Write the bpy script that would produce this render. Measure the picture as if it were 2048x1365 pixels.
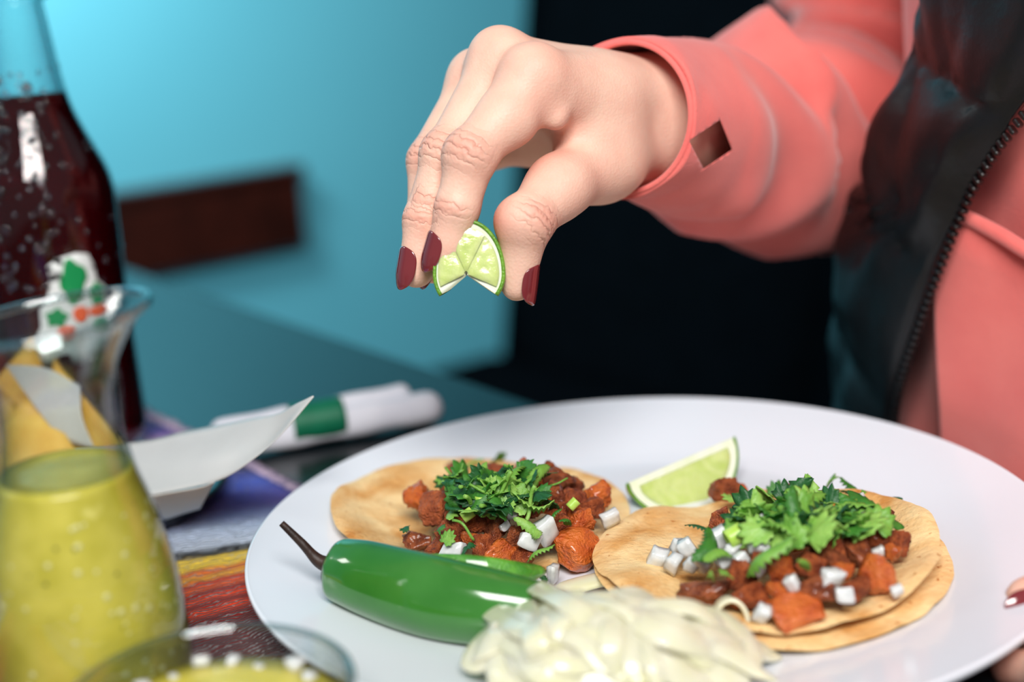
import bpy, bmesh, math, random
import numpy as np
from mathutils import Vector, Matrix, Euler, noise

for o in list(bpy.data.objects):
    bpy.data.objects.remove(o, do_unlink=True)
S = bpy.context.scene
C = S.collection
random.seed(7)
rng = np.random.default_rng(7)

# ------------------------------------------------------------------ camera
TABLE = 0.75                      # table top height
FPX = 2844.0                      # 50 mm lens on a 2048 px wide frame
PITCH, ROLL = math.radians(15.43), math.radians(-3.45)
CAM = np.array([0.0, 0.0, TABLE + 0.2335])
cp_, sp_ = math.cos(PITCH), math.sin(PITCH)
cr_, sr_ = math.cos(ROLL), math.sin(ROLL)


def ray(x, y):
    u = (x - 1024.0) / FPX
    v = -(y - 682.5) / FPX
    u, v = cr_ * u - sr_ * v, sr_ * u + cr_ * v
    return np.array([u, cp_ + v * sp_, -sp_ + v * cp_])


def P(x, y, d):
    """world point seen at picture position (x, y), d metres along the view axis"""
    return CAM + ray(x, y) * d


def Z(x, y, z):
    """world point seen at (x, y) on the horizontal plane z"""
    r = ray(x, y)
    return CAM + r * ((z - CAM[2]) / r[2])


cam = bpy.data.cameras.new('camera')
cam.lens = 50.0
cam.sensor_width = 36.0
cam.clip_start = 0.02
cam.dof.use_dof = True
cam.dof.focus_distance = 0.522
cam.dof.aperture_fstop = 3.3
cam.dof.aperture_blades = 9
camo = bpy.data.objects.new('camera', cam)
C.objects.link(camo)
right = Vector(ray(2024, 682.5) - ray(1024, 682.5)).normalized()
upv = Vector(ray(1024, -317.5) - ray(1024, 682.5)).normalized()
fwd = Vector(ray(1024, 682.5)).normalized()
mw = Matrix((right, upv, -fwd)).transposed().to_4x4()
mw.translation = Vector(CAM)
camo.matrix_world = mw
S.camera = camo

# ------------------------------------------------------------------ light
w = bpy.data.worlds.new('world')
S.world = w
w.use_nodes = True
w.node_tree.nodes['Background'].inputs[0].default_value = (0.80, 0.90, 1.0, 1)
w.node_tree.nodes['Background'].inputs[1].default_value = 0.24


def area(name, loc, target, size, power, color=(1, 1, 1)):
    L = bpy.data.lights.new(name, 'AREA')
    L.shape = 'RECTANGLE'
    L.size, L.size_y = size
    L.energy = power
    L.color = color
    o = bpy.data.objects.new(name, L)
    C.objects.link(o)
    o.location = loc
    d = Vector(target) - Vector(loc)
    o.rotation_euler = d.to_track_quat('-Z', 'Y').to_euler()
    return o


area('window_light', (0.02, -0.58, 1.86), (0.03, 0.52, 0.82), (0.80, 0.42), 31, (1.0, 0.98, 0.95))
cl_ = area('pendant_lamp', (-0.52, 1.12, 1.38), (-0.44, 1.62, 0.98), (0.22, 0.22), 5.0, (1.0, 0.98, 0.95))
cl_.data.spread = math.radians(130)
area('side_lamp', (-1.3, 0.75, 1.7), (0.0, 0.55, 0.8), (0.25, 0.25), 2.5, (1.0, 0.97, 0.93))

S.view_settings.view_transform = 'Standard'
S.view_settings.look = 'None'
S.view_settings.gamma = 1.0
S.view_settings.use_curve_mapping = False
S.view_settings.exposure = 0.0
S.cycles.max_bounces = 8
S.cycles.diffuse_bounces = 3
S.cycles.glossy_bounces = 3
S.cycles.transmission_bounces = 6
S.cycles.transparent_max_bounces = 16
S.cycles.caustics_reflective = False
S.cycles.caustics_refractive = False

# ------------------------------------------------------------------ helpers
WL = {}          # world location of each object's origin


def srgb(r, g, b):
    f = lambda c: (c / 255 / 12.92) if c / 255 <= 0.04045 else ((c / 255 + 0.055) / 1.055) ** 2.4
    return (f(r), f(g), f(b), 1.0)


def mat(name, col, rough=0.5, col2=None, nscale=60, lo=0.4, hi=0.6, detail=4, bump=0, bscale=200,
        sss=0, sssr=(1, .4, .25), ssss=0.004, coat=0, spec=0.5, trans=0, ior=1.45, sheen=0, extra=None, distort=0, bdist=.001):
    m = bpy.data.materials.new(name)
    m.use_nodes = True
    nt = m.node_tree
    b = nt.nodes['Principled BSDF']
    I = b.inputs
    I['Base Color'].default_value = col
    I['Roughness'].default_value = rough
    I['Specular IOR Level'].default_value = spec
    I['IOR'].default_value = ior
    I['Subsurface Weight'].default_value = sss
    I['Subsurface Radius'].default_value = sssr
    I['Subsurface Scale'].default_value = ssss
    I['Coat Weight'].default_value = coat
    I['Coat Roughness'].default_value = 0.06
    I['Transmission Weight'].default_value = trans
    I['Sheen Weight'].default_value = sheen
    tc = nt.nodes.new('ShaderNodeTexCoord')
    m['tc'] = tc.name
    if col2 is not None:
        n = nt.nodes.new('ShaderNodeTexNoise')
        n.inputs['Scale'].default_value = nscale
        n.inputs['Detail'].default_value = detail
        n.inputs['Distortion'].default_value = distort
        nt.links.new(tc.outputs['Object'], n.inputs['Vector'])
        r = nt.nodes.new('ShaderNodeValToRGB')
        r.color_ramp.elements[0].position = lo
        r.color_ramp.elements[1].position = hi
        r.color_ramp.elements[0].color = col
        r.color_ramp.elements[1].color = col2
        if extra:
            for p, c in extra:
                e = r.color_ramp.elements.new(p)
                e.color = c
        nt.links.new(n.outputs['Fac'], r.inputs['Fac'])
        nt.links.new(r.outputs['Color'], I['Base Color'])
    if bump:
        n = nt.nodes.new('ShaderNodeTexNoise')
        n.inputs['Scale'].default_value = bscale
        n.inputs['Detail'].default_value = 5
        nt.links.new(tc.outputs['Object'], n.inputs['Vector'])
        bp = nt.nodes.new('ShaderNodeBump')
        bp.inputs['Strength'].default_value = bump
        bp.inputs['Distance'].default_value = bdist
        nt.links.new(n.outputs['Fac'], bp.inputs['Height'])
        nt.links.new(bp.outputs['Normal'], I['Normal'])
    return m


def glass_mat(name, tint, edge, rough=0.02, ior=1.45):
    """clear thin-walled glass: see-through head on, mirror-like and tinted towards the edge"""
    m = bpy.data.materials.new(name)
    m.use_nodes = True
    nt = m.node_tree
    for n in list(nt.nodes):
        nt.nodes.remove(n)
    out = nt.nodes.new('ShaderNodeOutputMaterial')
    mix = nt.nodes.new('ShaderNodeMixShader')
    tr = nt.nodes.new('ShaderNodeBsdfTransparent')
    gl = nt.nodes.new('ShaderNodeBsdfGlossy')
    gl.inputs['Roughness'].default_value = rough
    lf = nt.nodes.new('ShaderNodeLayerWeight')
    lf.inputs['Blend'].default_value = 0.5
    pw = nt.nodes.new('ShaderNodeMath')
    pw.operation = 'POWER'
    pw.inputs[1].default_value = 3.2
    fr = nt.nodes.new('ShaderNodeMath')
    fr.operation = 'MULTIPLY_ADD'
    fr.inputs[1].default_value = 0.75
    fr.inputs[2].default_value = ((ior - 1) / (ior + 1)) ** 2
    nt.links.new(lf.outputs['Facing'], pw.inputs[0])
    nt.links.new(pw.outputs[0], fr.inputs[0])
    lw = nt.nodes.new('ShaderNodeLayerWeight')
    lw.inputs['Blend'].default_value = 0.38
    cm = nt.nodes.new('ShaderNodeMix')
    cm.data_type = 'RGBA'
    cm.inputs[6].default_value = tint
    cm.inputs[7].default_value = edge
    nt.links.new(lw.outputs['Facing'], cm.inputs[0])
    nt.links.new(cm.outputs[2], tr.inputs['Color'])
    nt.links.new(fr.outputs[0], mix.inputs['Fac'])
    nt.links.new(tr.outputs['BSDF'], mix.inputs[1])
    nt.links.new(gl.outputs['BSDF'], mix.inputs[2])
    nt.links.new(mix.outputs['Shader'], out.inputs['Surface'])
    return m


def empty(name, loc, label, cat, group=None):
    o = bpy.data.objects.new(name, None)
    C.objects.link(o)
    o.location = Vector(loc)
    o.empty_display_size = 0.02
    WL[o.name] = np.array(loc, float)
    tag(o, label, cat, group)
    return o


def tag(o, label=None, cat=None, group=None, kind=None):
    if label:
        o['label'] = label
    if cat:
        o['category'] = cat
    if group:
        o['group'] = group
    if kind:
        o['kind'] = kind
    return o


def mesh(name, V, F, m, smooth=True):
    me = bpy.data.meshes.new(name)
    me.from_pydata([tuple(map(float, v)) for v in V], [], [tuple(map(int, f)) for f in F])
    me.update()
    if name in ('glass', 'salsa', 'soda', 'lip_bead', 'water_beads', 'dinner_plate'):
        bm = bmesh.new()
        bm.from_mesh(me)
        bmesh.ops.recalc_face_normals(bm, faces=bm.faces)
        bm.to_mesh(me)
        bm.free()
    if m is not None:
        me.materials.append(m)
    if smooth:
        me.polygons.foreach_set('use_smooth', [True] * len(me.polygons))
    return me


def zone(px, py, cx, cy, hw, hh):
    """where in its heap a piece lies, in words"""
    a = 'left' if px < cx - hw else 'right' if px > cx + hw else 'middle'
    b_ = 'back' if py < cy - hh else 'front' if py > cy + hh else 'centre'
    return {'leftcentre': 'left side', 'rightcentre': 'right side', 'middlecentre': 'very middle', 'middleback': 'back', 'middlefront': 'front'}.get(a + b_, b_ + ' ' + a)


def obj(name, V, F, m, parent=None, smooth=True, loc=None):
    """one mesh object from WORLD coordinates; origin at its base, or at its parent's origin"""
    V = np.asarray(V, float)
    if parent is not None:
        L = WL[parent.name]
    elif loc is not None:
        L = np.array(loc, float)
    else:
        L = np.array([V[:, 0].mean(), V[:, 1].mean(), V[:, 2].min()])
    me = mesh(name, V - L, F, m, smooth)
    o = bpy.data.objects.new(name, me)
    C.objects.link(o)
    if parent is not None:
        o.parent = parent
    else:
        o.location = Vector(L)
    WL[o.name] = L
    return o


def inst(name, me, loc, rot=(0, 0, 0), sc=(1, 1, 1), parent=None):
    o = bpy.data.objects.new(name, me)
    C.objects.link(o)
    L = np.array(loc, float)
    if parent is not None:
        o.parent = parent
        o.location = Vector(L - WL[parent.name])
    else:
        o.location = Vector(L)
    o.rotation_euler = rot
    o.scale = sc
    WL[o.name] = L
    return o


def solid(o, t, offset=0):
    md = o.modifiers.new('thickness', 'SOLIDIFY')
    md.thickness = t
    md.offset = offset
    return o


def subd(o, n=1):
    md = o.modifiers.new('smooth', 'SUBSURF')
    md.levels = n
    md.render_levels = n
    return o


def bev(o, wd, seg=2):
    md = o.modifiers.new('bevel', 'BEVEL')
    md.width = wd
    md.segments = seg
    md.limit_method = 'ANGLE'
    return o


def grid_faces(nu, nv, wu=False, wv=False):
    F = []
    for i in range(nu if wu else nu - 1):
        for j in range(nv if wv else nv - 1):
            a, b = i, (i + 1) % nu
            c, d = j, (j + 1) % nv
            F.append((a * nv + c, b * nv + c, b * nv + d, a * nv + d))
    return F


def revolve(prof, n=64, center=(0, 0, 0), closed=False):
    V = []
    for i in range(n):
        a = 2 * math.pi * i / n
        for r, z in prof:
            V.append((center[0] + r * math.cos(a), center[1] + r * math.sin(a), center[2] + z))
    return np.array(V), grid_faces(n, len(prof), True, closed)


def spline(pts, n):
    """Catmull-Rom through pts (k, d) sampled at n points"""
    p = np.asarray(pts, float)
    q = np.vstack([2 * p[0] - p[1], p, 2 * p[-1] - p[-2]])
    out = []
    for t in np.linspace(0, len(p) - 1, n):
        i = min(int(t), len(p) - 2)
        f = t - i
        a, b, c, d = q[i], q[i + 1], q[i + 2], q[i + 3]
        out.append(0.5 * ((2 * b) + (-a + c) * f + (2 * a - 5 * b + 4 * c - d) * f * f + (-a + 3 * b - 3 * c + d) * f ** 3))
    return np.array(out)


def unit(v):
    v = np.asarray(v, float)
    return v / (np.linalg.norm(v) + 1e-12)


def sweep(path, radii, nseg=16, cap=True, ref=(0, 0, 1), rfun=None):
    """tube along a path with a radius per point; rfun(i, a) scales the radius"""
    path = np.asarray(path, float)
    n = len(path)
    V = []
    prev = np.asarray(ref, float)
    for i in range(n):
        t = unit(path[min(i + 1, n - 1)] - path[max(i - 1, 0)])
        b = unit(np.cross(t, prev))
        nn = np.cross(b, t)
        prev = nn
        for j in range(nseg):
            a = 2 * math.pi * j / nseg
            r = radii[i] * (rfun(i, a) if rfun else 1)
            V.append(path[i] + r * (math.cos(a) * nn + math.sin(a) * b))
    F = grid_faces(n, nseg, False, True)
    if cap:
        F.append(tuple(range(nseg)))
        F.append(tuple(range((n - 1) * nseg, n * nseg))[::-1])
    return np.array(V), F


def box(x0, x1, y0, y1, z0, z1, fr=None):
    V = np.array([(x, y, z) for x in (x0, x1) for y in (y0, y1) for z in (z0, z1)], float)
    F = [(0, 1, 3, 2), (4, 6, 7, 5), (0, 4, 5, 1), (2, 3, 7, 6), (0, 2, 6, 4), (1, 5, 7, 3)]
    if fr is not None:
        V = np.array([fr(*v) for v in V])
    return V, F


def nz(p, s=1.0, seed=0.0):
    return noise.noise(Vector((p[0] * s + seed, p[1] * s - seed * 1.7, p[2] * s + seed * 0.6)))


# room frame: N points from the table across to the bench, T runs along the table to the wall
N = np.array([0.796, 0.606, 0.0])
T = np.array([-0.606, 0.796, 0.0])


def nt3(n_, t_, z):
    return N * n_ + T * t_ + np.array([0, 0, z])


def surface_nets(f, org, h):
    s = f < 0
    nx, ny, nzz = f.shape
    acc = np.zeros((nx - 1, ny - 1, nzz - 1), np.int8)
    for i in (0, 1):
        for j in (0, 1):
            for k in (0, 1):
                acc += s[i:nx - 1 + i, j:ny - 1 + j, k:nzz - 1 + k]
    cells = np.argwhere((acc > 0) & (acc < 8))
    idx = -np.ones(acc.shape, np.int64)
    idx[tuple(cells.T)] = np.arange(len(cells))
    sumv = np.zeros((len(cells), 3))
    cnt = np.zeros(len(cells))
    corners = [(i, j, k) for i in (0, 1) for j in (0, 1) for k in (0, 1)]
    for a in corners:
        for ax in range(3):
            if a[ax] == 1:
                continue
            b = list(a)
            b[ax] = 1
            fa = f[cells[:, 0] + a[0], cells[:, 1] + a[1], cells[:, 2] + a[2]]
            fb = f[cells[:, 0] + b[0], cells[:, 1] + b[1], cells[:, 2] + b[2]]
            m = (fa < 0) != (fb < 0)
            t = fa[m] / (fa[m] - fb[m])
            p = np.tile(np.array(a, float), (m.sum(), 1))
            p[:, ax] = t
            sumv[m] += p
            cnt[m] += 1
    V = org + (cells + sumv / cnt[:, None]) * h
    F = []
    for ax in range(3):
        o1, o2 = [(1, 2), (2, 0), (0, 1)][ax]
        sl0 = [slice(None)] * 3
        sl1 = [slice(None)] * 3
        sl0[ax] = slice(0, -1)
        sl1[ax] = slice(1, None)
        ch = s[tuple(sl0)] != s[tuple(sl1)]
        e = np.argwhere(ch)
        ok = (e[:, o1] > 0) & (e[:, o2] > 0) & (e[:, o1] < f.shape[o1] - 1) & (e[:, o2] < f.shape[o2] - 1)
        e = e[ok]
        q = []
        for d1, d2 in ((-1, -1), (0, -1), (0, 0), (-1, 0)):
            c = e.copy()
            c[:, o1] += d1
            c[:, o2] += d2
            q.append(idx[tuple(c.T)])
        q = np.array(q).T
        inside = s[tuple(e.T)]
        q[~inside] = q[~inside][:, ::-1]
        F.append(q)
    F = np.vstack(F)
    return V, F


def lap_smooth(V, F, it=2, lam=0.5):
    E = np.vstack([F[:, [0, 1]], F[:, [1, 2]], F[:, [2, 3]], F[:, [3, 0]]])
    for _ in range(it):
        s = np.zeros_like(V)
        c = np.zeros(len(V))
        np.add.at(s, E[:, 0], V[E[:, 1]])
        np.add.at(s, E[:, 1], V[E[:, 0]])
        np.add.at(c, E[:, 0], 1)
        np.add.at(c, E[:, 1], 1)
        V = V + lam * (s / c[:, None] - V)
    return V


class SDF:
    """distance field on a grid, each primitive evaluated only near itself"""

    def __init__(self, lo, hi, h):
        self.lo = np.array(lo, float)
        self.h = h
        self.shape = tuple(int(math.ceil((b - a) / h)) + 1 for a, b in zip(lo, hi))

    def new(self):
        return np.full(self.shape, 0.05, np.float32)

    def cone(self, f, a, b, ra, rb, k=0.0):
        a = np.asarray(a, float)
        b = np.asarray(b, float)
        mrg = max(ra, rb) + max(0.012, k * 1.5)
        lo = np.maximum(np.floor((np.minimum(a, b) - mrg - self.lo) / self.h).astype(int), 0)
        hi = np.minimum(np.ceil((np.maximum(a, b) + mrg - self.lo) / self.h).astype(int) + 1, self.shape)
        if np.any(hi <= lo):
            return f
        X = (self.lo[0] + np.arange(lo[0], hi[0]) * self.h)[:, None, None]
        Y = (self.lo[1] + np.arange(lo[1], hi[1]) * self.h)[None, :, None]
        Zz = (self.lo[2] + np.arange(lo[2], hi[2]) * self.h)[None, None, :]
        ab = b - a
        L2 = ab @ ab + 1e-12
        t = np.clip(((X - a[0]) * ab[0] + (Y - a[1]) * ab[1] + (Zz - a[2]) * ab[2]) / L2, 0, 1)
        d = np.sqrt((X - a[0] - t * ab[0]) ** 2 + (Y - a[1] - t * ab[1]) ** 2 + (Zz - a[2] - t * ab[2]) ** 2) - (ra + (rb - ra) * t)
        sl = tuple(slice(l, u) for l, u in zip(lo, hi))
        f[sl] = smin(f[sl], d.astype(np.float32), k)
        return f


def smin(a, b, k):
    if k <= 0:
        return np.minimum(a, b)
    h = np.maximum(k - np.abs(a - b), 0) / k
    return np.minimum(a, b) - h * h * k * 0.25

# ================================================================== SETTING
m_wall = mat('painted_wall', srgb(94, 186, 209), 0.6, srgb(88, 180, 204), 3, .3, .7, bump=.05, bscale=60)
V, F = box(-2.2, 3.0, 1.54, 1.62, 0.0, 2.7, nt3)
tag(obj('wall_back', V, F, m_wall, smooth=False), 'light turquoise painted wall at the far end of the table', None, kind='structure')
m_floor = mat('floor_tile', srgb(52, 44, 40), 0.5, srgb(64, 55, 48), 6, .3, .7)
V, F = box(-2.2, 3.0, -2.6, 1.62, -0.05, 0.0, nt3)
tag(obj('floor', V, F, m_floor, smooth=False), 'dark floor under the table', None, kind='structure')

# wooden rail on the wall
m_wood = mat('dark_wood', srgb(56, 22, 15), 0.35, srgb(30, 11, 8), 18, .3, .7, distort=2, coat=.2)


def wall_nt(x, y):
    r = ray(x, y)
    s = 1.52 / (r @ T)
    return CAM + r * s


pr = wall_nt(606, 420)
rn, rz = pr @ N, pr[2]
rail = empty('wooden_wall_rail', nt3(rn - .5, 1.525, rz), 'dark brown wooden board fixed along the turquoise wall', 'wall rail')
V, F = box(rn - 1.1, rn, 1.515, 1.54, rz - .044, rz + .044, nt3)
bev(obj('board', V, F, m_wood, rail, smooth=False), .004)
V, F = box(rn - 1.1, rn + .004, 1.510, 1.54, rz + .044, rz + .056, nt3)
bev(obj('top_moulding', V, F, m_wood, rail, smooth=False), .003)

# booth bench with a tall dark back
m_booth = mat('black_upholstery', srgb(8, 14, 19), 0.6, srgb(6, 11, 15), 30, .3, .7, bump=.1, bscale=500, spec=.0)
bench = empty('booth_bench', nt3(.95, .4, 0), 'tall black upholstered booth bench behind the table', 'bench')
nb = lambda z: 1.160 + 0.161 * (z - 0.512)


def booth_panel(t0, t1, name):
    nu, nv = 9, 15
    V = []
    for i in range(nu):
        for j in range(nv):
            u, v = i / (nu - 1), j / (nv - 1)
            z = .40 + v * .95
            puff = .0 if u in (0, 1) else .012 * (1 - abs(2 * u - 1) ** 4)
            V.append(nt3(nb(z) - puff, t0 + (t1 - t0) * u, z))
    o = obj(name, V, grid_faces(nu, nv), m_booth, bench)
    solid(o, .12, 1)
    return o


for k in range(4):
    booth_panel(1.535 - .55 * (k + 1), 1.533 - .55 * k, 'back_panel')
V, F = box(.62, 1.14, -.66, 1.53, .36, .45, nt3)
bev(obj('seat', V, F, m_booth, bench, smooth=False), .03, 4)
V, F = box(.70, 1.26, -.66, 1.53, 0, .36, nt3)
obj('base', V, F, m_wood, bench, smooth=False)

# table
m_table = mat('black_laminate', srgb(10, 20, 25), 0.22, srgb(8, 16, 20), 40, .3, .7, spec=.6)
table = empty('dining_table', nt3(0, .5, 0), 'dark glossy dining table reaching to the turquoise wall', 'table')
V, F = box(-.40, .4447, -.30, 1.50, .72, .75, nt3)
bev(obj('table_top', V, F, m_table, table, smooth=False), .003)
m_steel = mat('dark_steel', srgb(40, 42, 44), 0.35)
for t0 in (.05, 1.15):
    V, F = revolve([(0, .0), (.22, .0), (.22, .012), (.04, .03), (.035, .06), (.035, .70), (.15, .715), (.15, .72), (0, .72)], 32, nt3(.02, t0, 0))
    obj('pedestal', V, F, m_steel, table)

# ================================================================== SERAPE CLOTH
m_cloth = bpy.data.materials.new('woven_serape')
m_cloth.use_nodes = True
nt_ = m_cloth.node_tree
b = nt_.nodes['Principled BSDF']
b.inputs['Roughness'].default_value = 0.9
b.inputs['Sheen Weight'].default_value = 0.2
at = nt_.nodes.new('ShaderNodeAttribute')
at.attribute_name = 'stripe'
tc = nt_.nodes.new('ShaderNodeTexCoord')
no = nt_.nodes.new('ShaderNodeTexNoise')
no.inputs['Scale'].default_value = 150
nt_.links.new(tc.outputs['Object'], no.inputs['Vector'])
ma = nt_.nodes.new('ShaderNodeMath')
ma.operation = 'MULTIPLY_ADD'
ma.inputs[1].default_value = 0.03
nt_.links.new(no.outputs['Fac'], ma.inputs[0])
nt_.links.new(at.outputs['Fac'], ma.inputs[2])
rp = nt_.nodes.new('ShaderNodeValToRGB')
cr = rp.color_ramp
stops = [(0.0, (70, 6, 4)), (.22, (120, 14, 6)), (.255, (225, 60, 14)), (.28, (140, 18, 8)), (.305, (225, 64, 16)), (.325, (150, 22, 8)),
         (.345, (235, 90, 20)), (.365, (200, 50, 14)), (.385, (244, 170, 30)), (.405, (222, 90, 20)), (.425, (248, 206, 50)), (.45, (240, 200, 60)),
         (.462, (14, 12, 16)), (.478, (14, 14, 20)), (.49, (205, 215, 235)), (.56, (190, 205, 235)), (.61, (150, 158, 215)), (.655, (104, 84, 176)),
         (.70, (84, 76, 190)), (.76, (64, 96, 214)), (.82, (40, 56, 150)), (.845, (16, 18, 50)), (.87, (40, 56, 150)), (.93, (110, 70, 160)), (.97, (190, 160, 200))]
while len(cr.elements) < len(stops):
    cr.elements.new(0.5)
for e, (p, c) in zip(cr.elements, stops):
    e.position = p
    e.color = srgb(*c)
nt_.links.new(ma.outputs[0], rp.inputs['Fac'])
nt_.links.new(rp.outputs['Color'], b.inputs['Base Color'])
# woven ribs
wv = nt_.nodes.new('ShaderNodeMath')
wv.operation = 'MULTIPLY'
wv.inputs[1].default_value = 640
nt_.links.new(ma.outputs[0], wv.inputs[0])
sn = nt_.nodes.new('ShaderNodeMath')
sn.operation = 'SINE'
nt_.links.new(wv.outputs[0], sn.inputs[0])
bp = nt_.nodes.new('ShaderNodeBump')
bp.inputs['Strength'].default_value = 0.8
bp.inputs['Distance'].default_value = 0.0012
nt_.links.new(sn.outputs[0], bp.inputs['Height'])
nt_.links.new(bp.outputs['Normal'], b.inputs['Normal'])

cl = empty('serape_placemat', nt3(.1, .5, TABLE), 'striped woven serape cloth of blue, white, yellow and red', 'placemat')
nu, nv = 60, 80
V, ST = [], []
for i in range(nu):
    for j in range(nv):
        n_ = -.12 + .405 * i / (nu - 1)
        t_ = .16 + .60 * j / (nv - 1)
        p = nt3(n_, t_, TABLE + .0018)
        p[2] += .0006 * (1 + math.sin(n_ * 70 + t_ * 31))
        V.append(p)
        q = p[1] * math.cos(math.radians(12)) - (p[0] + .12) * (math.sin(math.radians(12)) + .54 * min(1, max(0, .535 - p[1]) / .06))
        v_ = abs((q - .412) / .26) % 2.0
        ST.append(v_ if v_ <= 1 else 2 - v_)
o = obj('cloth', V, grid_faces(nu, nv), m_cloth, cl)
a = o.data.attributes.new('stripe', 'FLOAT', 'POINT')
a.data.foreach_set('value', ST)
solid(o, .0016, -1)
m_fringe = mat('cloth_fringe', srgb(190, 170, 190), .9, srgb(120, 110, 140), 300, .4, .6)
V, F = [], []
for k in range(330):
    t_ = .16 + .60 * k / 329
    L = .006 + .003 * random.random()
    a0 = nt3(.284, t_, TABLE + .0022)
    a1 = nt3(.284 + L * .5, t_ + random.uniform(-.0008, .0008), TABLE + .0024)
    a2 = nt3(.284 + L, t_ + random.uniform(-.0015, .0015), TABLE + .0010)
    vv, ff = sweep([a0, a1, a2], [.0007, .0007, .0005], 5)
    F += [tuple(x + len(V) for x in f) for f in ff]
    V += list(vv)
tag(obj('fringe', V, F, m_fringe, cl), kind='stuff')

# ================================================================== GLASSWARE
m_glass = glass_mat('clear_glass', (.97, .985, .98, 1), (.46, .54, .54, 1), .02, 1.6)
m_bglass = glass_mat('bottle_glass', (.93, .97, .97, 1), (.45, .60, .64, 1))
m_salsa = mat('green_salsa', srgb(214, 200, 86), 0.25, srgb(190, 178, 60), 70, .35, .65, bump=.25, bscale=260, sss=.2, sssr=(.6, .5, .1), ssss=.006,
              extra=[(.75, srgb(226, 214, 116))])
m_seed = mat('pale_seed', srgb(232, 226, 160), 0.4)
m_pip = mat('dark_speck', srgb(70, 72, 24), 0.5)
m_soda = mat('red_soda', srgb(150, 3, 10), 0.03, trans=.94, ior=1.34, spec=.5)

# ---- soda bottle
b0 = Z(158, 905, TABLE + .003)
bott = empty('soda_bottle', b0, 'clear glass bottle of dark red soda with a fruit emblem', 'bottle')
BR = .0345
prof = [(0, .004), (.024, .001), (.031, .003), (BR, .010), (BR, .035), (BR * .985, .06), (BR * .985, .085), (BR, .118), (BR * .99, .132), (.0318, .142),
        (.0275, .152), (.0232, .162), (.0200, .171), (.0180, .180), (.0165, .190), (.0152, .202), (.0140, .214), (.0134, .218)]
pp = spline(np.array(prof), 60)
cap_p = np.array([(.0134, .219), (.0152, .221), (.0155, .226), (.0138, .230), (.0130, .240), (.0138, .242), (.0138, .245), (.0127, .246)])
outer = np.vstack([pp, cap_p])
inner = outer[::-1].copy()
inner[:, 0] = np.maximum(inner[:, 0] - .0022, 0)
inner[-1] = (0, .007)
inner[:, 1] = np.maximum(inner[:, 1], .007)
V, F = revolve(np.vstack([outer, inner]), 72, b0)
obj('glass', V, F, m_bglass, bott)
FILL = .178
lq = [(max(r - .0007, 0), max(z, .0075)) for r, z in pp if z < FILL]
lq = lq + [(lq[-1][0], FILL), (0, FILL)]
V, F = revolve(lq, 72, b0)
obj('soda', V, F, m_soda, bott)
# crown cap
V, F = revolve([(.0, .252), (.012, .2515), (.0145, .249), (.0155, .244), (.0158, .242)], 42, b0)
V = np.array(V)
m_cap = mat('bottle_cap', srgb(200, 40, 40), .3)
solid(obj('crown_cap', V, F, m_cap, bott), .0006)


def brad(z):
    return float(np.interp(z, pp[:, 1], pp[:, 0]))


# printed emblem: white outlined cluster with green and orange leaves/fruit, wrapped on the glass
ang0 = math.atan2(CAM[1] - b0[1], CAM[0] - b0[0])


def decal(name, pts, m, off, parent):
    """closed outline pts in (arc metres to the right, height) wrapped on the bottle"""
    pts = np.asarray(pts, float)
    c = pts.mean(0)
    rings, n = 5, len(pts)
    V, F = [], []
    for k in range(1, rings + 1):
        for q in pts:
            a, z = c + (q - c) * k / rings
            R = brad(z) + off
            th = ang0 + a / R
            V.append(b0 + np.array([R * math.cos(th), R * math.sin(th), z]))
    F = grid_faces(rings, n, False, True)
    V.append(b0 + np.array([(brad(c[1]) + off) * math.cos(ang0 + c[0] / brad(c[1])), (brad(c[1]) + off) * math.sin(ang0 + c[0] / brad(c[1])), c[1]]))
    F += [(len(V) - 1, i, (i + 1) % n) for i in range(n)]
    return solid(obj(name, V, F, m, parent), .0002)


def blob(cx, cz, rx, rz, lob=0, amp=0, ph=0, n=40):
    return [(cx + rx * math.cos(t) * (1 + amp * math.sin(lob * t + ph)), cz + rz * math.sin(t) * (1 + amp * math.sin(lob * t + ph)))
            for t in np.linspace(0, 2 * math.pi, n, endpoint=False)]


m_lw = mat('print_white', srgb(226, 230, 228), .5)
m_lg = mat('print_green', srgb(8, 140, 76), .5)
m_lo = mat('print_orange', srgb(240, 100, 50), .5)
EX, EZ = .0085, .086
lab = decal('emblem', [(EX + x, EZ + z) for x, z in
                       [(-.024, -.024), (-.017, -.012), (-.0165, -.004), (-.012, .002), (-.010, .010), (-.0105, .016), (-.006, .019), (.003, .0205), (.009, .019),
                        (.0115, .013), (.012, .006), (.016, .002), (.017, -.006), (.0185, -.014), (.0185, -.026), (0, -.032), (-.02, -.03)]], m_lw, .0003, bott)
for (x, z, rx, rz, l, am, ph) in [(.0005, .0085, .0060, .0092, 4, .14, .5), (.0110, -.0005, .0038, .0052, 5, .15, 0), (-.0095, -.0085, .0048, .0042, 5, .16, 1),
                                  (-.001, .001, .003, .004, 3, .1, 0), (.011, -.016, .004, .003, 4, .1, 0)]:
    decal('leaf_mark', blob(EX + x, EZ + z, rx, rz, l, am, ph), m_lg, .0007, lab)
for (x, z, rx, rz) in [(.0015, -.0085, .0036, .004), (.0105, -.0085, .0052, .0026), (-.006, -.016, .004, .003)]:
    decal('fruit_mark', blob(EX + x, EZ + z, rx, rz, 3, .05), m_lo, .0007, lab)

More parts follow.
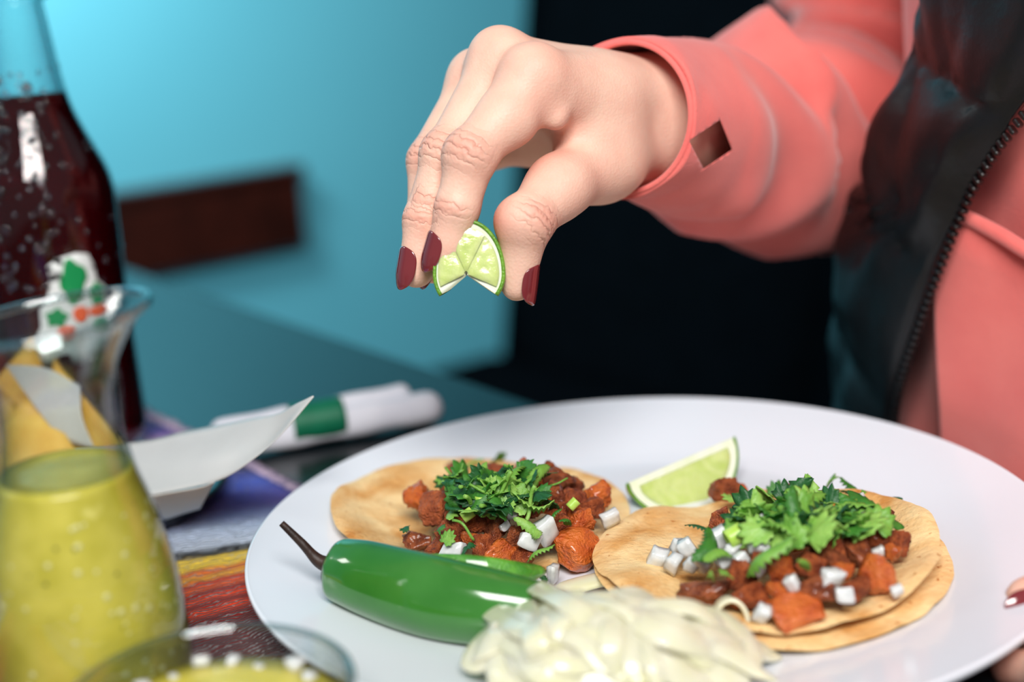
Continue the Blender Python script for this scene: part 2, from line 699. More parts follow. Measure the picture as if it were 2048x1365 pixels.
# water beads on the cold glass
m_drop = mat('water_bead', srgb(225, 235, 240), 0.04, trans=1, ior=1.4, spec=1, coat=1)
V, F = [], []
rr = random.Random(11)
for _ in range(170):
    z = rr.uniform(.09, .19)
    R = brad(z)
    th = ang0 + rr.gauss(-.1, .75)
    s_ = rr.uniform(.0006, .0015) if _ < 100 else rr.uniform(.0010, .0022)
    if _ >= 100:
        th = ang0 + rr.choice((-.62, .02)) + rr.gauss(0, .09)
    ctr = b0 + np.array([R * math.cos(th), R * math.sin(th), z])
    vv, ff = revolve([(0, -s_), (s_ * .5, -s_ * .86), (s_ * .86, -s_ * .5), (s_, 0), (s_ * .86, s_ * .5), (s_ * .5, s_ * .86), (0, s_)], 10, ctr)
    nr_ = np.array([math.cos(th), math.sin(th), 0])
    vv = vv - np.outer(((vv - ctr) @ nr_) * .45, nr_)
    F += [tuple(x + len(V) for x in f) for f in ff]
    V += list(vv)
tag(obj('water_beads', V, F, m_drop, bott), kind='stuff')

# ---- carafe of green salsa
c0 = Z(206, 1440, TABLE + .004)
car = empty('salsa_carafe', c0, 'small glass carafe with a flared lip, full of green salsa', 'carafe')
cpf = np.array([(0, .003), (.022, .0005), (.0285, .003), (.0305, .012), (.0305, .030), (.0295, .045), (.0272, .060), (.0240, .073), (.0208, .084), (.0190, .094),
                (.0184, .104), (.0190, .114), (.0220, .121), (.0270, .1275), (.0300, .1305), (.0312, .132)])
cp2 = spline(cpf, 64)
inn = cp2[::-1].copy()
inn[:, 0] = np.maximum(inn[:, 0] - .0017, 0)
inn[:, 1] = np.maximum(inn[:, 1], .0045)
inn[0] = (cp2[-1][0] - .0012, cp2[-1][1] + .0005)
V, F = revolve(np.vstack([cp2, inn]), 96, c0)


def lip(V, c0, z0=.096, k=.11):
    V = np.array(V)
    hgt = np.clip((V[:, 2] - c0[2] - z0) / .035, 0, 1) ** 2
    V[:, 2] += hgt * k * (V[:, 0] - c0[0])
    return V


obj('glass', lip(V, c0), F, m_glass, car)
m_rim = glass_mat('glass_rim', (.90, .95, .95, 1), (.55, .62, .64, 1), .03, 2.3)
a_ = np.linspace(0, 2 * math.pi, 97)
V, F = sweep(lip(np.array([c0 + np.array([.0308 * math.cos(q), .0308 * math.sin(q), .132]) for q in a_]), c0), [.0015] * 97, 12, False)
obj('lip_bead', V, F, m_rim, car)
SF = .0850
lq = [(max(r - .0007, 0), max(z, .005)) for r, z in cp2 if z < SF]
lq += [(lq[-1][0] - .0006, SF - .0004), (.012, SF - .001), (0, SF - .001)]
V, F = revolve(lq, 96, c0)
sal = obj('salsa', V, F, m_salsa, car)


def specks(name, m, k, c0, prof2, zlo, zhi, r0, r1, parent, seed):
    rr = random.Random(seed)
    V, F = [], []
    for _ in range(k):
        z = rr.uniform(zlo, zhi)
        R = float(np.interp(z, prof2[:, 1], prof2[:, 0])) - .0006
        a = rr.uniform(0, 2 * math.pi)
        s = rr.uniform(r0, r1)
        ctr = c0 + np.array([R * math.cos(a), R * math.sin(a), z])
        vv, ff = revolve([(0, -s), (s * .8, -s * .5), (s, 0), (s * .8, s * .5), (0, s)], 7, ctr)
        # flatten against the glass
        nrm = np.array([math.cos(a), math.sin(a), 0])
        dd = (vv - ctr) @ nrm
        vv = vv - np.outer(dd * .75, nrm)
        F += [tuple(x + len(V) for x in f) for f in ff]
        V += list(vv)
    return tag(obj(name, V, F, m, parent), kind='stuff')


specks('seeds', m_seed, 150, c0, cp2, .006, .076, .0005, .0013, sal, 1)
specks('pepper_specks', m_pip, 60, c0, cp2, .006, .076, .0003, .0007, sal, 2)

# ---- ramekin of salsa in the foreground
RR = .0405
rc = P(418, 1392, .392)
rim_z = P(470, 1252, .430)[2]
g0 = np.array([rc[0], rc[1], TABLE + .004])
HB = rim_z - g0[2]
ram = empty('salsa_bowl', g0, 'shallow clear glass bowl of green salsa with diced onion in front', 'bowl')
bpf = spline(np.array([(0, .002), (.02, .0), (.027, .002), (.031, .010), (.0345, .020), (RR - .0015, HB - .003), (RR, HB)]), 40)
inn = bpf[::-1].copy()
inn[:, 0] = np.maximum(inn[:, 0] - .0022, 0)
inn[:, 1] = np.maximum(inn[:, 1], .0045)
inn[0] = (RR - .0012, HB + .0008)
V, F = revolve(np.vstack([bpf, inn]), 96, g0)
obj('glass', V, F, m_glass, ram)
SB = HB - .0085
lq = [(max(r - .0008, 0), max(z, .005)) for r, z in bpf if z < SB]
lq += [(lq[-1][0], SB), (lq[-1][0] * .7, SB + .0012), (0, SB + .0016)]
V, F = revolve(lq, 96, g0)
obj('salsa', V, F, m_salsa, ram)
a_ = np.linspace(0, 2 * math.pi, 97)
V, F = sweep([g0 + np.array([(RR - .001) * math.cos(q), (RR - .001) * math.sin(q), HB]) for q in a_], [.0011] * 97, 12, False)
obj('lip_bead', V, F, m_rim, ram)

# ================================================================== PLATE
PC = np.array([0.0464, 0.4999, TABLE + 0.0038])
PR = 0.150
m_plate = mat('white_porcelain', srgb(230, 233, 241), 0.16, spec=.5, coat=.15)
top = spline(np.array([(0, .0052), (.05, .0052), (.088, .0054), (.100, .0066), (.112, .0092), (.132, .0142), (.1465, .0178), (.1492, .0186)]), 50)
edge = np.array([(.1500, .0182), (.1501, .0172), (.1494, .0160)])
bot = spline(np.array([(.146, .0142), (.125, .0085), (.105, .0030), (.096, .0004), (.091, .0), (.088, .0016), (.05, .0016), (0, .0016)]), 30)
V, F = revolve(np.vstack([top, edge, bot]), 160, PC)
tag(obj('dinner_plate', V, F, m_plate, loc=PC), 'large round white porcelain plate holding two tacos', 'plate')
PZ = PC[2] + .0053         # surface of the well


def plate_z(x, y):
    r = math.hypot(x - PC[0], y - PC[1])
    return PC[2] + float(np.interp(r, top[:, 0], top[:, 1]))


# ================================================================== BLACK DISH, WAX PAPER, CHIPS
m_blackp = mat('black_plastic', srgb(12, 13, 15), 0.12, spec=.6)
dc = np.array([-.188, .603, TABLE + .0042])
V, F = revolve([(0, .0), (.050, .0), (.0545, .0015), (.0555, .005), (.0548, .0065), (.052, .0066), (.049, .0052), (0, .0050)], 80, dc)
tag(obj('black_dish', V, F, m_blackp, loc=dc), 'small flat black dish under the wax paper and chips', 'dish')

m_paper = mat('wax_paper', srgb(208, 208, 206), 0.38, srgb(196, 196, 195), 25, .3, .7, bump=.12, bscale=90, sss=.25, sssr=(1, 1, 1), ssss=.004)
pap = empty('wax_paper_sheet', dc + np.array([.02, 0, .006]), 'translucent white wax paper with a pointed corner, beside the plate', 'paper')


def sheet(rows, name, nu=14, nv=30, wob=.0008):
    rows = [spline([P(*q) for q in r], nv) for r in rows]
    R = np.array(rows)
    out = np.array([spline(R[:, j], nu) for j in range(nv)])       # nv, nu, 3
    V = out.reshape(-1, 3)
    V = np.array([v + np.array([0, 0, 1]) * wob * nz(v, 60) for v in V])
    o = obj(name, V, grid_faces(nv, nu), m_paper, pap)
    solid(o, .00025)
    return o


sheet([[(150, 900, .60), (300, 879, .60), (430, 851, .595), (540, 830, .575), (600, 805, .557), (626, 793, .550)],
       [(170, 960, .585), (310, 930, .585), (430, 905, .578), (540, 870, .566), (602, 815, .554), (627, 794, .550)],
       [(200, 1010, .575), (330, 985, .572), (432, 963, .570), (505, 921, .562), (570, 862, .555), (628, 795, .550)]], 'corner_flap')
sheet([[(200, 1012, .575), (330, 987, .572), (400, 975, .571), (430, 964, .570)],
       [(210, 1040, .585), (330, 1012, .584), (385, 1002, .583), (414, 992, .582)],
       [(215, 1060, .597), (320, 1042, .597), (352, 1034, .596), (400, 1017, .595)]], 'folded_base')
sheet([[(10, 730, .625), (90, 736, .622), (160, 770, .62)],
       [(60, 800, .622), (110, 808, .62), (165, 835, .618)],
       [(120, 880, .62), (150, 890, .618), (190, 900, .616)]], 'upright_fold')

m_chip = mat('tortilla_chip', srgb(244, 196, 96), 0.6, srgb(228, 170, 70), 60, .35, .65, bump=.4, bscale=300, sss=.1)


def chip(ctr, size, rot, label):
    V, F, n = [], [], 12
    tri = np.array([(0, .62), (-.55, -.38), (.55, -.38)]) * size
    idx = {}
    for i in range(n + 1):
        for j in range(n + 1 - i):
            a, b2 = i / n, j / n
            q = tri[0] * (1 - a - b2) + tri[1] * a + tri[2] * b2
            q = q * (1 + .04 * nz((q[0], q[1], ctr[0]), 90))
            z = 5.5 * (q[0] ** 2) - 3 * q[1] ** 2 + .0012 * nz((q[0], q[1], ctr[1]), 130)
            idx[i, j] = len(V)
            V.append((q[0], q[1], z))
    for i in range(n):
        for j in range(n - i):
            F.append((idx[i, j], idx[i + 1, j], idx[i, j + 1]))
            if i + j < n - 1:
                F.append((idx[i + 1, j], idx[i + 1, j + 1], idx[i, j + 1]))
    M = np.array(Euler(rot).to_matrix())
    W = np.array(V) @ M.T + ctr
    o = obj('tortilla_chip', W, F, m_chip)
    solid(o, .0018)
    tag(o, label, 'chip', 'chips behind the carafe')


chip(P(30, 842, .645), .062, (1.25, .35, .3), 'tall yellow tortilla chip standing behind the carafe neck')
chip(P(135, 862, .628), .058, (1.1, -.5, -.3), 'yellow tortilla chip leaning right behind the carafe')
chip(P(-20, 850, .63), .055, (1.0, .2, .9), 'yellow tortilla chip at the left edge behind the carafe')
chip(P(60, 890, .615), .050, (.7, .1, .2), 'lowest yellow tortilla chip lying behind the carafe')

# ================================================================== NAPKIN ROLL
m_nap = mat('white_napkin', srgb(222, 222, 230), 0.85, srgb(208, 208, 218), 60, .3, .7, bump=.3, bscale=160)
m_band = mat('green_band', srgb(0, 104, 72), 0.5, srgb(0, 92, 62), 80, .3, .7)
nA = Z(420, 892, TABLE + .0085)
nB = Z(885, 812, TABLE + .0085)
nC = Z(420, 868, TABLE + .013)
nD = Z(822, 790, TABLE + .013)
nap = empty('napkin_roll', np.array([(nA[0] + nB[0]) / 2, (nA[1] + nB[1]) / 2, TABLE]), 'white napkin roll with a green paper band, behind the plate', 'napkin')


def roll(a, b2, r, name):
    pts, rad = [], []
    L = np.linalg.norm(b2 - a)
    for s in list(np.linspace(0, r, 6)) + list(np.linspace(r * 1.3, L - r * 1.3, 30)) + list(np.linspace(L - r, L, 6)):
        e = min(s, L - s)
        k = math.sqrt(max(1 - max(0, (r - e) / r) ** 2, .01)) if e < r else 1
        pts.append(a + (b2 - a) * s / L)
        rad.append(r * k * (1 + .05 * math.sin(s * 190)))
    V, F = sweep(pts, rad, 24, True, (0, 0, 1), lambda i, an: 1 + .06 * math.sin(3 * an + i * .05))
    return obj(name, V, F, m_nap, nap)


roll(nA, nB, .0080, 'rolled_napkin')
roll(nC, nD, .0062, 'rolled_napkin')
ax = unit(nB - nA)
V, F = [], []
s0, s1 = [((Z(px_, 850, TABLE + .0085) - nA) @ ax) for px_ in (572, 690)]
mid = (nC - nA) - ((nC - nA) @ ax) * ax
path = [nA + ax * s + mid * .42 for s in np.linspace(s0, s1, 12)]
vv, ff = sweep(path, [.0118] * 12, 40, False, (0, 0, 1), lambda i, an: .83 + .17 * abs(math.sin(an + .8)))
solid(obj('paper_band', vv, ff, m_band, nap), .0004)

# ================================================================== TORTILLAS
m_tort = mat('corn_tortilla', srgb(218, 164, 98), 0.62, srgb(242, 208, 152), 55, .38, .64, detail=8, distort=.6, bump=.7, bscale=420, sss=.08, sssr=(1, .6, .3), ssss=.003,
             extra=[(.28, srgb(198, 132, 62))])
nt_ = m_tort.node_tree
b = nt_.nodes['Principled BSDF']
base_link = b.inputs['Base Color'].links[0].from_socket
n_ = nt_.nodes.new('ShaderNodeTexNoise')
n_.inputs['Scale'].default_value = 330
n_.inputs['Detail'].default_value = 3
nt_.links.new(nt_.nodes[m_tort['tc']].outputs['Object'], n_.inputs['Vector'])
r_ = nt_.nodes.new('ShaderNodeValToRGB')
r_.color_ramp.elements[0].position = .66
r_.color_ramp.elements[0].color = (0, 0, 0, 1)
r_.color_ramp.elements[1].position = .74
r_.color_ramp.elements[1].color = (1, 1, 1, 1)
nt_.links.new(n_.outputs['Fac'], r_.inputs['Fac'])
mx = nt_.nodes.new('ShaderNodeMix')
mx.data_type = 'RGBA'
nt_.links.new(r_.outputs['Color'], mx.inputs[0])
nt_.links.new(base_link, mx.inputs[6])
mx.inputs[7].default_value = srgb(186, 116, 52)
nt_.links.new(mx.outputs[2], b.inputs['Base Color'])


def tortilla(ctr, R, zf, label, name='tortilla', seed=0, th=.0017, parent=None):
    """zf(dx, dy, rr) gives the height of the sheet above ctr z"""
    V = []
    rings, seg = 26, 120
    for side in (1, -1):
        for i in range(rings + 1):
            for j in range(seg):
                a = 2 * math.pi * j / seg
                rr = i / rings if side == 1 else 1 - i / rings
                wob = 1 + .022 * nz((math.cos(a) * 1.6, math.sin(a) * 1.6, seed), 1.0) + .008 * nz((math.cos(a) * 7, math.sin(a) * 7, seed))
                x, y = R * rr * wob * math.cos(a), R * rr * wob * math.sin(a) * (.95 if a < math.pi else 1)
                t = th * (math.sqrt(max(0, 1 - max(0, (rr - .965) / .035) ** 2)) * .5)
                bump = .00055 * nz((x, y, seed), 110) + .0003 * nz((x, y, seed + 3), 300)
                V.append(ctr + np.array([x, y, zf(x, y, rr) + side * t + bump]))
    o = obj(name, V, grid_faces(2 * rings + 2, seg, False, True), m_tort)
    tag(o, label, 'tortilla', 'corn tortillas on the plate')
    return o


def sst(x):
    x = min(max(x, 0), 1)
    return x * x * (3 - 2 * x)


LT = np.array([-.0165, .5400, PZ])
RT = np.array([.0880, .4735, PZ])


def z_left(x, y, rr):
    # curls up at its left edge
    edge_ = sst((rr - .55) / .45)
    left = max(0, -x / .06)
    back = max(0, y / .06)
    z = .0020 + .0015 * edge_ + edge_ * (.0085 * left ** 1.5 + .0005 * back) + .0012 * math.sin(x * 90 + y * 60) * edge_
    return max(z, plate_z(LT[0] + x, LT[1] + y) - PZ + .0014)


def z_r1(x, y, rr):
    edge_ = sst((rr - .5) / .5)
    rgt = max(0, (x * .95 + y * .3) / .06)
    z = .0032 + .0036 * sst((-x - .02) / .03) + edge_ * (.0035 * rgt + .0008 * math.sin(math.atan2(y, x) * 6))
    return max(z, plate_z(RT[0] + x, RT[1] + y) - PZ + .0014)


def z_r2(x, y, rr):
    edge_ = sst((rr - .55) / .45)
    ang = math.atan2(y, x)
    rgt = max(0, math.cos(ang - .15))
    frn = max(0, math.cos(ang + 1.45))
    return z_r1(x, y, min(rr * .95, 1)) + .0021 + edge_ * (.0075 * rgt ** 2 + .0022 * frn + .0010 * math.sin(ang * 9 + 1))


tortilla(LT, .0605, z_left, 'single corn tortilla under the left taco, behind the green chile', seed=1)
tortilla(RT, .0640, z_r1, 'bottom corn tortilla of the doubled right taco', seed=5)
tortilla(RT + np.array([-.002, .002, .0]), .0615, z_r2, 'upper corn tortilla of the doubled right taco, with a curled edge', seed=9)

# ================================================================== MOUNDS
class Mound:
    def __init__(self, cx, cy, a, b, h, base, rot=0):
        self.c = (cx, cy)
        self.a, self.b, self.h, self.base, self.rot = a, b, h, base, rot

    def z(self, x, y):
        dx, dy = x - self.c[0], y - self.c[1]
        c, s = math.cos(self.rot), math.sin(self.rot)
        u, v = (c * dx + s * dy) / self.a, (-s * dx + c * dy) / self.b
        q = 1 - u * u - v * v
        return self.base + (self.h * q ** .7 if q > 0 else 0)

    def hit(self, px, py):
        r = ray(px, py)
        s = .40
        while s < .8:
            p = CAM + r * s
            if p[2] <= self.z(p[0], p[1]):
                return p
            s += .0004
        return CAM + r * s

    def normal(self, p):
        e = .002
        gx = (self.z(p[0] + e, p[1]) - self.z(p[0] - e, p[1])) / (2 * e)
        gy = (self.z(p[0], p[1] + e) - self.z(p[0], p[1] - e)) / (2 * e)
        return unit((-gx, -gy, 1))


lm = Z(1010, 1078, PZ + .003)
rm = Z(1612, 1142, PZ + .006)
ML = Mound(lm[0] + .002, lm[1] + .010, .048, .044, .023, PZ + .003)
MR = Mound(rm[0], rm[1] + .005, .050, .050, .0195, PZ + .006)

# ================================================================== MEAT
m_meat = mat('adobo_pork', srgb(188, 96, 50), 0.42, srgb(130, 56, 28), 1.7, .34, .62, detail=9, bump=1.0, bscale=8, bdist=.0022, sss=.04, sssr=(1, .3, .1), ssss=.003, coat=.1,
             extra=[(.28, srgb(212, 118, 58)), (.76, srgb(76, 28, 12))])
m_meat2 = mat('browned_pork', srgb(174, 92, 50), 0.42, srgb(116, 52, 26), 1.8, .35, .62, detail=9, bump=1.0, bscale=8, bdist=.0022, sss=.1, sssr=(1, .3, .1), ssss=.003, coat=.3,
              extra=[(.25, srgb(176, 98, 52))])
m_meat3 = mat('glazed_pork', srgb(212, 110, 42), 0.26, srgb(172, 70, 26), 1.4, .36, .66, detail=9, bump=.9, bscale=7, bdist=.0018, extra=[(.58, srgb(196, 90, 34)), (.74, srgb(120, 44, 18))], sss=.06, sssr=(1, .35, .1), ssss=.004, coat=.5,
              )


def meat_mesh(seed, cube, rough_, name):
    bm = bmesh.new()
    bmesh.ops.create_icosphere(bm, subdivisions=4, radius=1)
    rr = random.Random(seed)
    cuts = [(Vector((rr.gauss(0, 1), rr.gauss(0, 1), rr.gauss(0, 1))).normalized(), rr.uniform(.48, .76)) for _ in range(8)]
    for v in bm.verts:
        d = v.co.normalized()
        m_ = max(abs(d.x), abs(d.y), abs(d.z))
        k = (1 - cube) + cube * .80 / m_
        p = d * k
        for n_, off in cuts:
            e = p.dot(n_) - off
            if e > 0:
                p -= n_ * e * .93
        q = p * 1.3 + Vector((seed * 3.1, seed, -seed))
        p *= 1 + .12 * noise.noise(q * 1.2) + rough_ * (.13 * noise.noise(q * 3.2) + .07 * noise.noise(q * 7) + .035 * noise.noise(q * 14))
        v.co = p
    me = bpy.data.meshes.new(name)
    bm.to_mesh(me)
    bm.free()
    me.polygons.foreach_set('use_smooth', [True] * len(me.polygons))
    return me


MEAT = []
for k in range(12):
    me = meat_mesh(k + 1, [.55, .4, .62, .2][k % 4], [1.2, 1.6, .9, 1.2][k % 4], 'pork_chunk')
    me.materials.append([m_meat, m_meat2, m_meat, m_meat3][(k * 7) % 4])
    MEAT.append(me)
BIG = meat_mesh(40, .9, .55, 'pork_chunk')
BIG.materials.append(m_meat3)
SHINY = meat_mesh(47, .12, .45, 'pork_chunk')
SHINY.materials.append(m_meat3)


def put_meat(M, px, py, wpx, hpx, me, label, grp, lift=-.25, rot=None):
    p = M.hit(px, py)
    if label == LLAB:
        label = 'small red pork chunk at the %s of the left taco heap' % zone(px, py, 1010, 1030, 65, 40)
    if label == RLAB:
        label = 'small red pork chunk at the %s of the right taco heap' % zone(px, py, 1610, 1110, 65, 45)
    d = (p - CAM) @ np.array(fwd)
    sx, sz = wpx * d / FPX / 2 * 1.24, hpx * d / FPX / 2 * 1.24
    sy = (sx + sz) / 2
    n_ = M.normal(p)
    c = p - n_ * sz * (.22 + lift * .6)
    c[2] = max(c[2], M.base + sz * .5)
    r = rot if rot else (random.uniform(-.6, .6), random.uniform(-.5, .5), random.uniform(-.8, .8))
    o = inst('pork_chunk', me, c, r, (sx, sy, sz))
    tag(o, label, 'meat', grp)
    return o


LG, RG = 'chopped red pork on the left taco', 'chopped red pork on the right taco'
LLAB = 'small chunk of chopped red pork heaped on the left taco'
RLAB = 'small chunk of chopped red pork heaped on the right taco'
# (x, y, width, height) read in the close-up of each taco, special look or None
left_meat = [(250, 430, 210, 220, 'brown cube of pork at the left of the left taco filling'), (400, 520, 250, 280, None), (230, 820, 220, 170, 'red pork cube lying alone at the left of the left taco'),
             (560, 720, 300, 170, None), (700, 790, 140, 130, None), (420, 880, 190, 170, None), (370, 980, 170, 120, None), (840, 880, 210, 230, None), (980, 930, 300, 220, None),
             (1170, 960, 220, 170, None), (1095, 800, 140, 220, None), (1500, 700, 210, 170, None), (1700, 650, 210, 230, None),
             (1500, 560, 210, 130, None), (1460, 400, 210, 170, None), (1640, 430, 230, 170, None), (1850, 390, 220, 210, 'dark red pork cube at the right end of the left taco'), (1780, 510, 200, 160, None),
             (1510, 260, 220, 160, None), (1430, 180, 120, 140, None), (1190, 150, 140, 160, 'red pork shred peeking above the cilantro of the left taco'), (540, 225, 260, 120, None),
             (950, 700, 220, 190, None), (700, 440, 210, 200, None), (900, 330, 250, 190, None), (1150, 320, 250, 190, None), (1150, 520, 250, 190, None), (920, 560, 220, 190, None),
             (1320, 450, 200, 190, None), (620, 600, 200, 200, None), (1250, 720, 200, 180, None), (760, 620, 220, 180, None)]
for k, (x, y, w_, h_, lb) in enumerate(left_meat):
    put_meat(ML, 780 + x / 4.452, 900 + y / 4.452, w_ / 4.452 * 1.1, h_ / 4.452 * 1.1, MEAT[(k * 5 + 1) % 12], lb or LLAB, LG if not lb else None)
put_meat(ML, 780 + 1660 / 4.452, 900 + 885 / 4.452, 100, 70, SHINY, 'big glossy orange pork lump at the right front of the left taco', None, -.25, (.1, .1, .2))
right_meat = [(430, 230, 190, 200, None), (390, 410, 210, 170, None), (560, 195, 130, 90, None), (900, 200, 140, 90, None), (1680, 355, 130, 120, 'small dark pork nub at the far right behind the cilantro'),
              (1790, 560, 150, 180, None), (1760, 650, 140, 110, None), (1310, 570, 200, 210, None), (1480, 640, 240, 200, None), (1380, 500, 170, 90, None),
              (1370, 810, 170, 140, None), (1450, 930, 190, 180, 'dark glazed pork sliver at the right front of the right taco'), (1150, 950, 250, 200, None), (1080, 730, 200, 220, None), (880, 790, 210, 190, None),
              (570, 830, 200, 230, 'pointed pork piece standing in the right taco filling'), (280, 970, 390, 240, 'reddish pork chunk at the left front of the right taco'), (610, 1000, 250, 160, None), (850, 950, 190, 150, None),
              (1180, 620, 180, 170, None), (700, 380, 210, 160, None), (1000, 360, 210, 170, None), (1250, 380, 210, 160, None), (1500, 430, 200, 150, None), (720, 560, 210, 160, None),
              (1620, 530, 190, 130, None), (960, 560, 210, 170, None), (1200, 480, 210, 170, None), (1290, 700, 200, 170, None), (760, 700, 200, 160, None)]
for k, (x, y, w_, h_, lb) in enumerate(right_meat):
    put_meat(MR, 1340 + x / 3.938, 940 + y / 3.938, w_ / 3.938 * 1.08, h_ / 3.938 * 1.08, MEAT[(k * 7 + 3) % 12], lb or RLAB, RG if not lb else None)
put_meat(MR, 1340 + 970 / 3.938, 940 + 1110 / 3.938, 112, 80, BIG, 'largest orange pork cube at the front of the right taco', None, -.35, (.1, -.1, .15))
put_meat(MR, 1340 + 1610 / 3.938, 940 + 820 / 3.938, 72, 68, SHINY, 'round glossy pork lump at the right of the right taco', None, -.3, (.2, .3, 1.2))

# the far side of each heap
for M, lab_, grp_, s0 in ((ML, 'small red pork chunk on the far side of the left taco heap', LG, 3), (MR, 'small red pork chunk on the far side of the right taco heap', RG, 8)):
    for k in range(11):
        a_ = math.pi * (k % 6 + .3) / 5.6
        f_ = .50 if k < 6 else .22
        x_, y_ = M.c[0] + M.a * f_ * math.cos(a_), M.c[1] + M.b * f_ * math.sin(a_)
        o = inst('pork_chunk', MEAT[(k * 5 + s0) % 12], (x_, y_, M.z(x_, y_) - .0050), (k * .7, k * .4, k * 1.3), (.0066, .0062, .0056))
        tag(o, lab_, 'meat', grp_)

# ================================================================== DICED RAW ONION
m_onion = mat('raw_onion', srgb(226, 228, 226), 0.22, srgb(206, 210, 210), 1.2, .3, .7, sss=.35, sssr=(1, 1, .95), ssss=.006, coat=.3, trans=.08)


def onion_mesh(seed):
    rr = random.Random(seed)
    bm = bmesh.new()
    bmesh.ops.create_cube(bm, size=2)
    for v in bm.verts:
        v.co = Vector((v.co.x * (1 + rr.uniform(-.4, .15)), v.co.y * (1 + rr.uniform(-.4, .15)), v.co.z * (1 + rr.uniform(-.35, .2)) + .18 * v.co.x * v.co.x))
    bmesh.ops.subdivide_edges(bm, edges=bm.edges[:], cuts=2, use_grid_fill=True)
    for v in bm.verts:
        v.co.z += .16 * (v.co.x ** 2 - .5)
        v.co += Vector((noise.noise(v.co * 2 + Vector((seed, 0, 0))), noise.noise(v.co * 2 + Vector((0, seed, 0))), 0)) * .08
    bmesh.ops.bevel(bm, geom=[e for e in bm.edges if e.calc_face_angle(0) > .9], offset=.10, segments=2, affect='EDGES')
    me = bpy.data.meshes.new('onion_dice')
    bm.to_mesh(me)
    bm.free()
    me.materials.append(m_onion)
    me.polygons.foreach_set('use_smooth', [True] * len(me.polygons))
    return me


ONI = [onion_mesh(k) for k in range(7)]


def put_onion(M, px, py, wpx, hpx, label, grp, k, lift=.004, thin=.75):
    p = M.hit(px, py)
    d = (p - CAM) @ np.array(fwd)
    sx, sz = wpx * d / FPX / 2 * 1.0, hpx * d / FPX / 2 * 1.0
    c = p - unit(p - CAM) * lift * .8
    c[2] = max(c[2], M.base + sz * .8)
    rr = random.Random(k * 13 + int(px))
    o = inst('onion_dice', ONI[k % 7], c, (rr.uniform(-.5, .5), rr.uniform(-.5, .5), rr.uniform(-.9, .9)), (sx, (sx + sz) / 2 * thin, sz))
    tag(o, label, 'onion', grp)


ol = [(550, 940, 210, 200, 'translucent white onion shard at the front of the left taco'), (1380, 740, 220, 220, 'largest white onion piece on the left taco'), (1230, 830, 190, 150, None), (900, 430, 140, 140, None),
      (790, 550, 120, 80, None), (1455, 1110, 120, 170, 'onion piece lying alone on the tortilla between chile and pork'), (1960, 620, 170, 150, 'pale onion piece at the right edge of the left tortilla'), (1090, 570, 150, 110, None),
      (1020, 690, 110, 70, None)]
for k, (x, y, w_, h_, lb) in enumerate(ol):
    put_onion(ML, 780 + x / 4.452, 900 + y / 4.452, w_ / 4.452, h_ / 4.452, lb or 'small white onion dice among the left taco filling', None if lb else 'diced onion on the left taco', k, .0075 if k in (0, 1, 2, 5) else .005, .6)
orr = [(418, 742, 92, 120, 'square white onion cube at the far left of the right taco onions'), (502, 748, 78, 105), (525, 650, 70, 85), (575, 662, 95, 95), (592, 752, 78, 88), (655, 735, 98, 105), (760, 722, 84, 80),
       (735, 622, 110, 110), (805, 672, 92, 64), (890, 592, 90, 95), (962, 570, 84, 150, 'tall onion strip standing below the cilantro of the right taco'), (930, 662, 98, 88), (985, 662, 62, 98), (945, 770, 70, 60),
       (1265, 575, 82, 110), (1110, 845, 76, 88), (1310, 812, 110, 100, 'white onion slab at the right front of the right taco'), (1375, 905, 104, 84), (1550, 690, 66, 60), (1375, 430, 70, 70), (1455, 440, 108, 80),
       (955, 1000, 80, 100), (1645, 880, 70, 56, 'small onion bit lying on the front rim of the right tortilla'), (700, 680, 80, 80), (850, 720, 80, 70)]
for k, q in enumerate(orr):
    lb = q[4] if len(q) > 4 else None
    put_onion(MR, 1150 + q[0] / 2.56, 840 + q[1] / 2.56, q[2] / 2.56, q[3] / 2.56, lb or 'small white onion dice at the %s of the right taco' % zone(q[0], q[1], 850, 680, 180, 70), None if lb else 'diced onion on the right taco', k, .006)
# onion bits floating in the foreground bowl
for k in range(9):
    a = .35 + k * .30
    r_ = RR * (.70 + .12 * (k % 3) / 2)
    s_ = .0014 + .0005 * (k % 3)
    o = inst('onion_dice', ONI[k % 7], g0 + np.array([r_ * math.cos(a), r_ * math.sin(a), SB + s_ * .5]), (.2, .3 * (k % 2), a), (s_, s_, s_ * .7))
    tag(o, 'small onion bit floating in the foreground salsa bowl', 'onion', 'onion bits in the salsa bowl')

# ================================================================== CILANTRO
m_cil = [mat('cilantro_%d' % k, c, .45, c2, 1.6, .3, .7, bump=.5, bscale=5, sss=.15, sssr=(.3, 1, .2), ssss=.002)
         for k, (c, c2) in enumerate([(srgb(66, 128, 44), srgb(48, 104, 34)), (srgb(126, 172, 72), srgb(98, 150, 54)), (srgb(36, 92, 44), srgb(24, 70, 34)), (srgb(150, 190, 92), srgb(120, 170, 70))])]


def leaf_mesh(seed, mi):
    rr = random.Random(seed)
    V, F = [], []
    nr, na = 6, 75
    lob = rr.choice((3, 5))
    bend = rr.uniform(.2, .8)
    tw = rr.uniform(-.6, .6)
    for i in range(nr):
        for j in range(na):
            th = (-1 + 2 * j / (na - 1)) * 2.0
            f = i / (nr - 1)
            R = .34 + .66 * abs(math.cos(th * lob / 4.0 * .98)) ** .9
            R *= .82 + .18 * math.cos(th * .7)
            R *= 1 + .26 * ((1 - abs(((th * 4.6 + .5) % 2) - 1)) - .5) * f
            r = f * R
            x, y = r * math.sin(th) * .85, r * math.cos(th) - .25
            z = -bend * (x * x) + .22 * math.sin(3 * x + seed) * f + tw * x * y * .6 + .12 * noise.noise(Vector((x * 2, y * 2, seed)))
            V.append((x, y, z))
    F = grid_faces(nr, na)
    me = mesh('cilantro_leaf', V, F, m_cil[mi])
    return me


